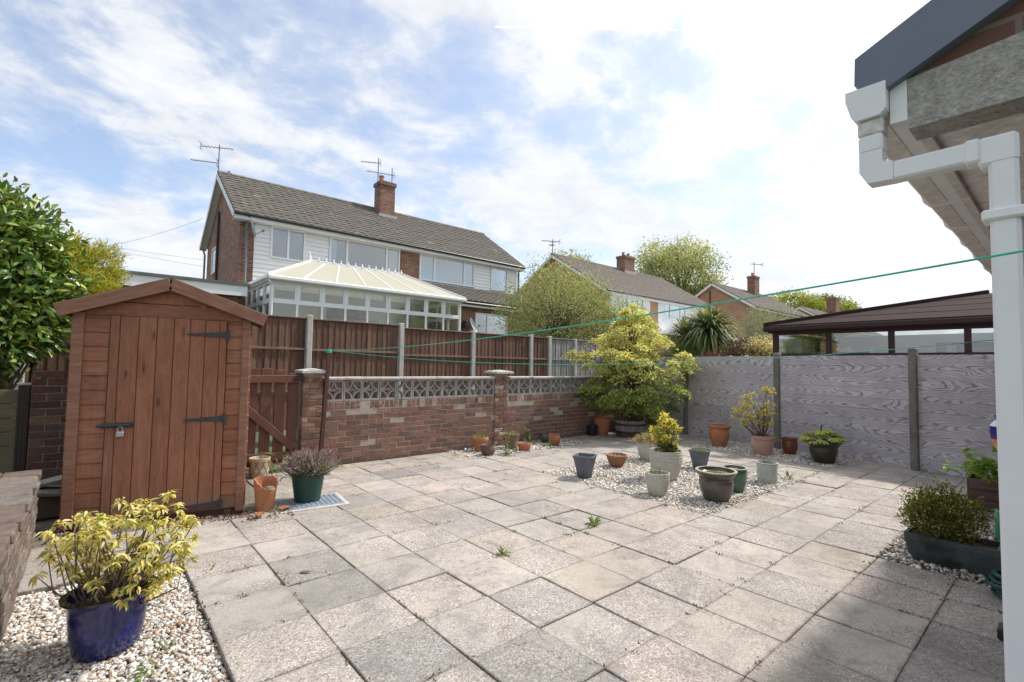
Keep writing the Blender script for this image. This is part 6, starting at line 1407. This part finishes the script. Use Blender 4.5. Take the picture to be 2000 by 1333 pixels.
tag(m.build('fallen_leaf', M_['twig'], None, Matrix.Translation((.57, .60, .006)) @ Matrix.Rotation(-.7, 4, 'Z') @ Matrix.Scale(.72, 4)), 'single brown dead leaf lying on the paving', 'leaf')
# ------------------------------------------------------------------ hedges and trees
# laurel
t = thing('laurel_hedge', (-1.5, 5.1, 0), 'big glossy dark green laurel bush at the left edge', 'hedge')
p, P = cloud(820, (-1.83, 4.85, 2.24), (1.08, .75, 1.02), 30, .105, .62); n = len(P)
d, nr = leaf_orient(P, (-2.0, 5.2, 2.0), n, 1.0, .5); d[:, 2] += rng.normal(.0, .3, n)
leaf_mesh('leaves', P, d, nr, rng.uniform(.075, .135, n), rng.uniform(.032, .05, n), jitcol(np.where(rng.uniform(0, 1, (n, 1)) < .75, np.array([[.11, .19, .04]]), np.array([[.30, .36, .08]])), n, .22), GL, t, six=True, fold=.12, curl=.12)
m = MB(); branchy(m, (-1.9, 5.2, 0), [tuple(q) for q in p[::9]], .03, .2, 5, .006); m.build('trunk', M_['bark'], t)
# golden conifer
t = thing('golden_conifer', (-.75, 5.3, 0), 'feathery golden conifer beside the laurel bush', 'tree')
m = MB(); m.tube([(-1.05, 5.15, 0), (-1.05, 5.15, 1.4), (-1.05, 5.1, 2.4)], [.07, .05, .01], 7); m.build('trunk', M_['bark'], t); m = MB()
tp = []
for k in range(260):
    a = rnd.uniform(-2.6, .9); h = rnd.uniform(1.95, 2.72) if k % 6 else rnd.uniform(1.6, 1.95); r = (.62*(1-abs((h-2.25)/.95)**2)+.10)*rnd.uniform(.45, 1); tp.append((-.98+r*math.cos(a), 5.15+r*math.sin(a)*.8, h+r*.25))
for q in tp: m.tube([(-1.05, 5.1, q[2]-.35), tuple(q)], [.008, .002], 4, caps=False)
m.build('branches', M_['bark'], t)
per = 110; tp = np.array(tp); n = len(tp)*per; o = unit(tp-np.array([-1.1, 5.1, 1.6])); s_ = rng.uniform(-1, .25, n)[:, None]
P = np.repeat(tp, per, 0)+np.repeat(o, per, 0)*s_*.17+rng.normal(0, .028, (n, 3)); d = unit(np.repeat(o, per, 0)+rng.normal(0, .5, (n, 3))+np.array([0, 0, .25]))
leaf_mesh('crown', P, d, rdir(n), rng.uniform(.03, .06, n), .008, jitcol(np.where(rng.uniform(0, 1, (n, 1)) < .6, np.array([[.60, .54, .07]]), np.array([[.32, .36, .05]])), n, .22), LF, t)
def tree(name, label, base, h, c, r, ncl, per, spread, leafL, leafW, lo, hi, trunk=.1, limbs=24, shell=.5, flat=.7, cat='tree', out=.4, v=.2, bark='bark', keep=None, z01=None):
    t = thing(name, base, label, cat); p, P = cloud(ncl, c, r, per, spread, shell, flat, keep=keep); n = len(P)
    m = MB(); b = Vector(base); top = Vector(c)+Vector((0, 0, r[2]*.3)); m.tube([b, b.lerp(top, .35)+Vector((trunk*.8, 0, 0)), b.lerp(top, .7)-Vector((trunk*.5, trunk*.4, 0)), top], [trunk, trunk*.75, trunk*.45, trunk*.12], 8); m.build('trunk', M_[bark], t)
    m = MB()
    for q in p[::max(1, len(p)//limbs)]:
        s = b.lerp(top, rnd.uniform(.25, .75)); q = Vector(q); mid = s.lerp(q, .55)+Vector((0, 0, (q-s).length*.12)); m.tube([s, mid, q], [trunk*.34, trunk*.2, trunk*.05], 5, caps=False)
        for _ in range(3):
            e = q+Vector((rnd.gauss(0, 1), rnd.gauss(0, 1), rnd.gauss(.3, .8)))*spread*1.2; m.tube([mid.lerp(q, .7), e], [trunk*.07, trunk*.025], 4, caps=False)
    m.build('branches', M_[bark], t)
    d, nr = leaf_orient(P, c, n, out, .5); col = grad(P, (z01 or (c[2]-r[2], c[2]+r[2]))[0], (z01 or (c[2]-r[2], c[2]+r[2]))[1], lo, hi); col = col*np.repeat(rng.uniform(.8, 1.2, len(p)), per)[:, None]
    leaf_mesh('crown', P, d, nr, rng.uniform(.7, 1.25, n)*leafL, rng.uniform(.8, 1.2, n)*leafW, jitcol(col, n, v), LF, t); return t
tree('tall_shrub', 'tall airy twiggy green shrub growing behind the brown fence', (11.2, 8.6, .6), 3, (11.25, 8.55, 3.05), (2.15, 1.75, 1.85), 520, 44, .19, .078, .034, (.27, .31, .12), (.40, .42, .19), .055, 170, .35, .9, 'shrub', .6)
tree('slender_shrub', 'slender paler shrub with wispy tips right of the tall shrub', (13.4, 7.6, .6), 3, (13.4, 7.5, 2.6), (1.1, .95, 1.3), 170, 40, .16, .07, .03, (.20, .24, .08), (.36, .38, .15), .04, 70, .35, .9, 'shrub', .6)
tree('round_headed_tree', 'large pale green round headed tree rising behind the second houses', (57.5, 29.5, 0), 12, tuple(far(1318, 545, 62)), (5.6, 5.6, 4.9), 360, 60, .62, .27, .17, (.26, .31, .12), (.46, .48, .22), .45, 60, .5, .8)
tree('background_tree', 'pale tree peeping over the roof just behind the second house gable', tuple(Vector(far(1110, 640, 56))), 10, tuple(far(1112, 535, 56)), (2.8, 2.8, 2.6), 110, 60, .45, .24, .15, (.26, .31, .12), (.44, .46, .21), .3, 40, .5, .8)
for k, (px, py, dd, rx, rz, lab, hi) in enumerate(((1545, 598, 105, 5.5, 3.0, 'yellow green tree between the third house and the distant chimney', (.36, .38, .06)), (1610, 606, 120, 6, 3.4, 'leftmost dark clump of far trees right of the distant chimney', (.16, .20, .06)), (1625, 612, 100, 4.5, 2.4, 'bright low tree over the brown conservatory roof', (.33, .38, .07)), (1660, 616, 130, 4, 1.6, 'smallest far dark tree above the brown roof', (.12, .14, .06)))):
    c = far(px, py, dd); tree('distant_tree', lab, (c.x, c.y, 0), 8, tuple(c), (rx, rx, rz), 120, 45, .7, .40, .26, tuple(np.array(hi)*.7), hi, .3, 16, .4, .7)
# cordyline palms
def cordyline(c, h, L_, n, label):
    t = thing('cordyline_palm', (c[0], c[1], 0), label, 'palm'); m = MB(); m.tube([(c[0], c[1], -.05), (c[0]+.03, c[1], h*.5), (c[0], c[1], h)], [.11, .085, .09], 9); m.build('trunk', M_['bark'], t)
    d = rdir(n); d[:, 2] = d[:, 2]*.9+.25; d = unit(d); P = np.array([c[0], c[1], h])+d*.05; nr = unit(np.array([[0, 0, 1.]])-d*d[:, 2:3]+rng.normal(0, .1, (n, 3)))
    Ls = L_*rng.uniform(.75, 1.1, n); old = d[:, 2] < -.25
    col = jitcol((.17, .215, .10), n, .25); col[rng.uniform(0, 1, n) < .2] = (.36, .34, .17)
    # three-segment arching blades
    s = unit(np.cross(d, nr)); w = .022; dn = np.array([[0, 0, -1.0]])
    p0 = P; p1 = P+d*(Ls*.45)[:, None]; p2 = P+d*(Ls*.78)[:, None]+dn*(Ls*.10)[:, None]; p3 = P+d*(Ls*.98)[:, None]+dn*(Ls*.30)[:, None]
    V = np.stack([p0-s*w*.4, p0+s*w*.4, p1-s*w, p1+s*w, p2-s*w*.7, p2+s*w*.7, p3], 1); q = np.array([[0, 1, 3], [0, 3, 2], [2, 3, 5], [2, 5, 4], [4, 5, 6]]); F = (np.arange(n)[:, None, None]*7+q).reshape(-1, 3)
    np_mesh('leaf_head', V.reshape(-1, 3), F, LF, np.repeat(col, 7, 0), t)
    n2 = 160; a = rng.uniform(0, 6.28, n2); d2 = unit(np.stack([np.cos(a)*.35, np.sin(a)*.35, -np.ones(n2)], 1)); leaf_mesh('dead_skirt', np.stack([c[0]+.09*np.cos(a), c[1]+.09*np.sin(a), np.full(n2, h-.02)], 1), d2, rdir(n2), rng.uniform(.25, .55, n2), .035, jitcol((.20, .14, .075), n2, .2), LF, t)
cordyline((12.84, 4.08), 2.5, 1.0, 760, 'larger cordyline palm with drooping sword leaves over the fence')
cordyline((13.15, 5.0), 2.4, .75, 420, 'smaller cordyline palm head left of the larger one')
tree('low_shrub', 'dark green shrub under the cordyline palms behind the fence', (12.3, 4.6, 0), 2, (12.3, 4.55, 1.6), (.75, .65, .62), 90, 50, .12, .05, .028, (.07, .12, .03), (.14, .21, .05), .03, 12, .4, .9, 'shrub')
tree('purple_shrub', 'dark purple leaved shrub beside the palm behind the fence', (12.6, 3.1, 0), 2, (12.6, 3.05, 1.72), (.62, .55, .52), 100, 55, .10, .05, .03, (.055, .028, .032), (.12, .065, .06), .03, 12, .4, .9, 'shrub')
tree('variegated_bush', 'cream and pink variegated bush by the corner of the brown conservatory', (12.7, 2.55, 0), 2, (12.75, 2.50, 1.72), (.62, .42, .50), 110, 55, .10, .055, .032, (.26, .21, .10), (.62, .54, .30), .03, 12, .4, .9, 'shrub', v=.3)
tree('red_shrub', 'small red leaved shrub at the fence top below the palm', (11.2, 3.15, 0), 2, (11.2, 3.12, 1.58), (.30, .28, .24), 40, 50, .07, .04, .024, (.08, .028, .026), (.15, .05, .04), .02, 8, .4, .9, 'shrub')
tree('grey_shrub', 'soft grey green shrub in front of the tan brick house', (16.6, 4.1, 0), 3, (16.3, 3.75, 2.55), (1.25, 1.05, .95), 170, 50, .17, .055, .022, (.19, .23, .15), (.30, .34, .24), .05, 24, .4, .9, 'shrub')
for k, (x, y, h, lab) in enumerate(((11.35, 2.75, 1.74, 'left pointed stone finial showing above the fence top'), (11.45, 2.42, 1.755, 'right pointed stone finial showing above the fence top'))):
    m = MB(); m.lathe([(.14, -.05), (.14, h-.25), (.11, h-.14), (.05, h-.02), (.005, h)], (x, y, 0), 10); tag(m.build('stone_finial', M_['block'], None, smooth=True), lab, 'finial')
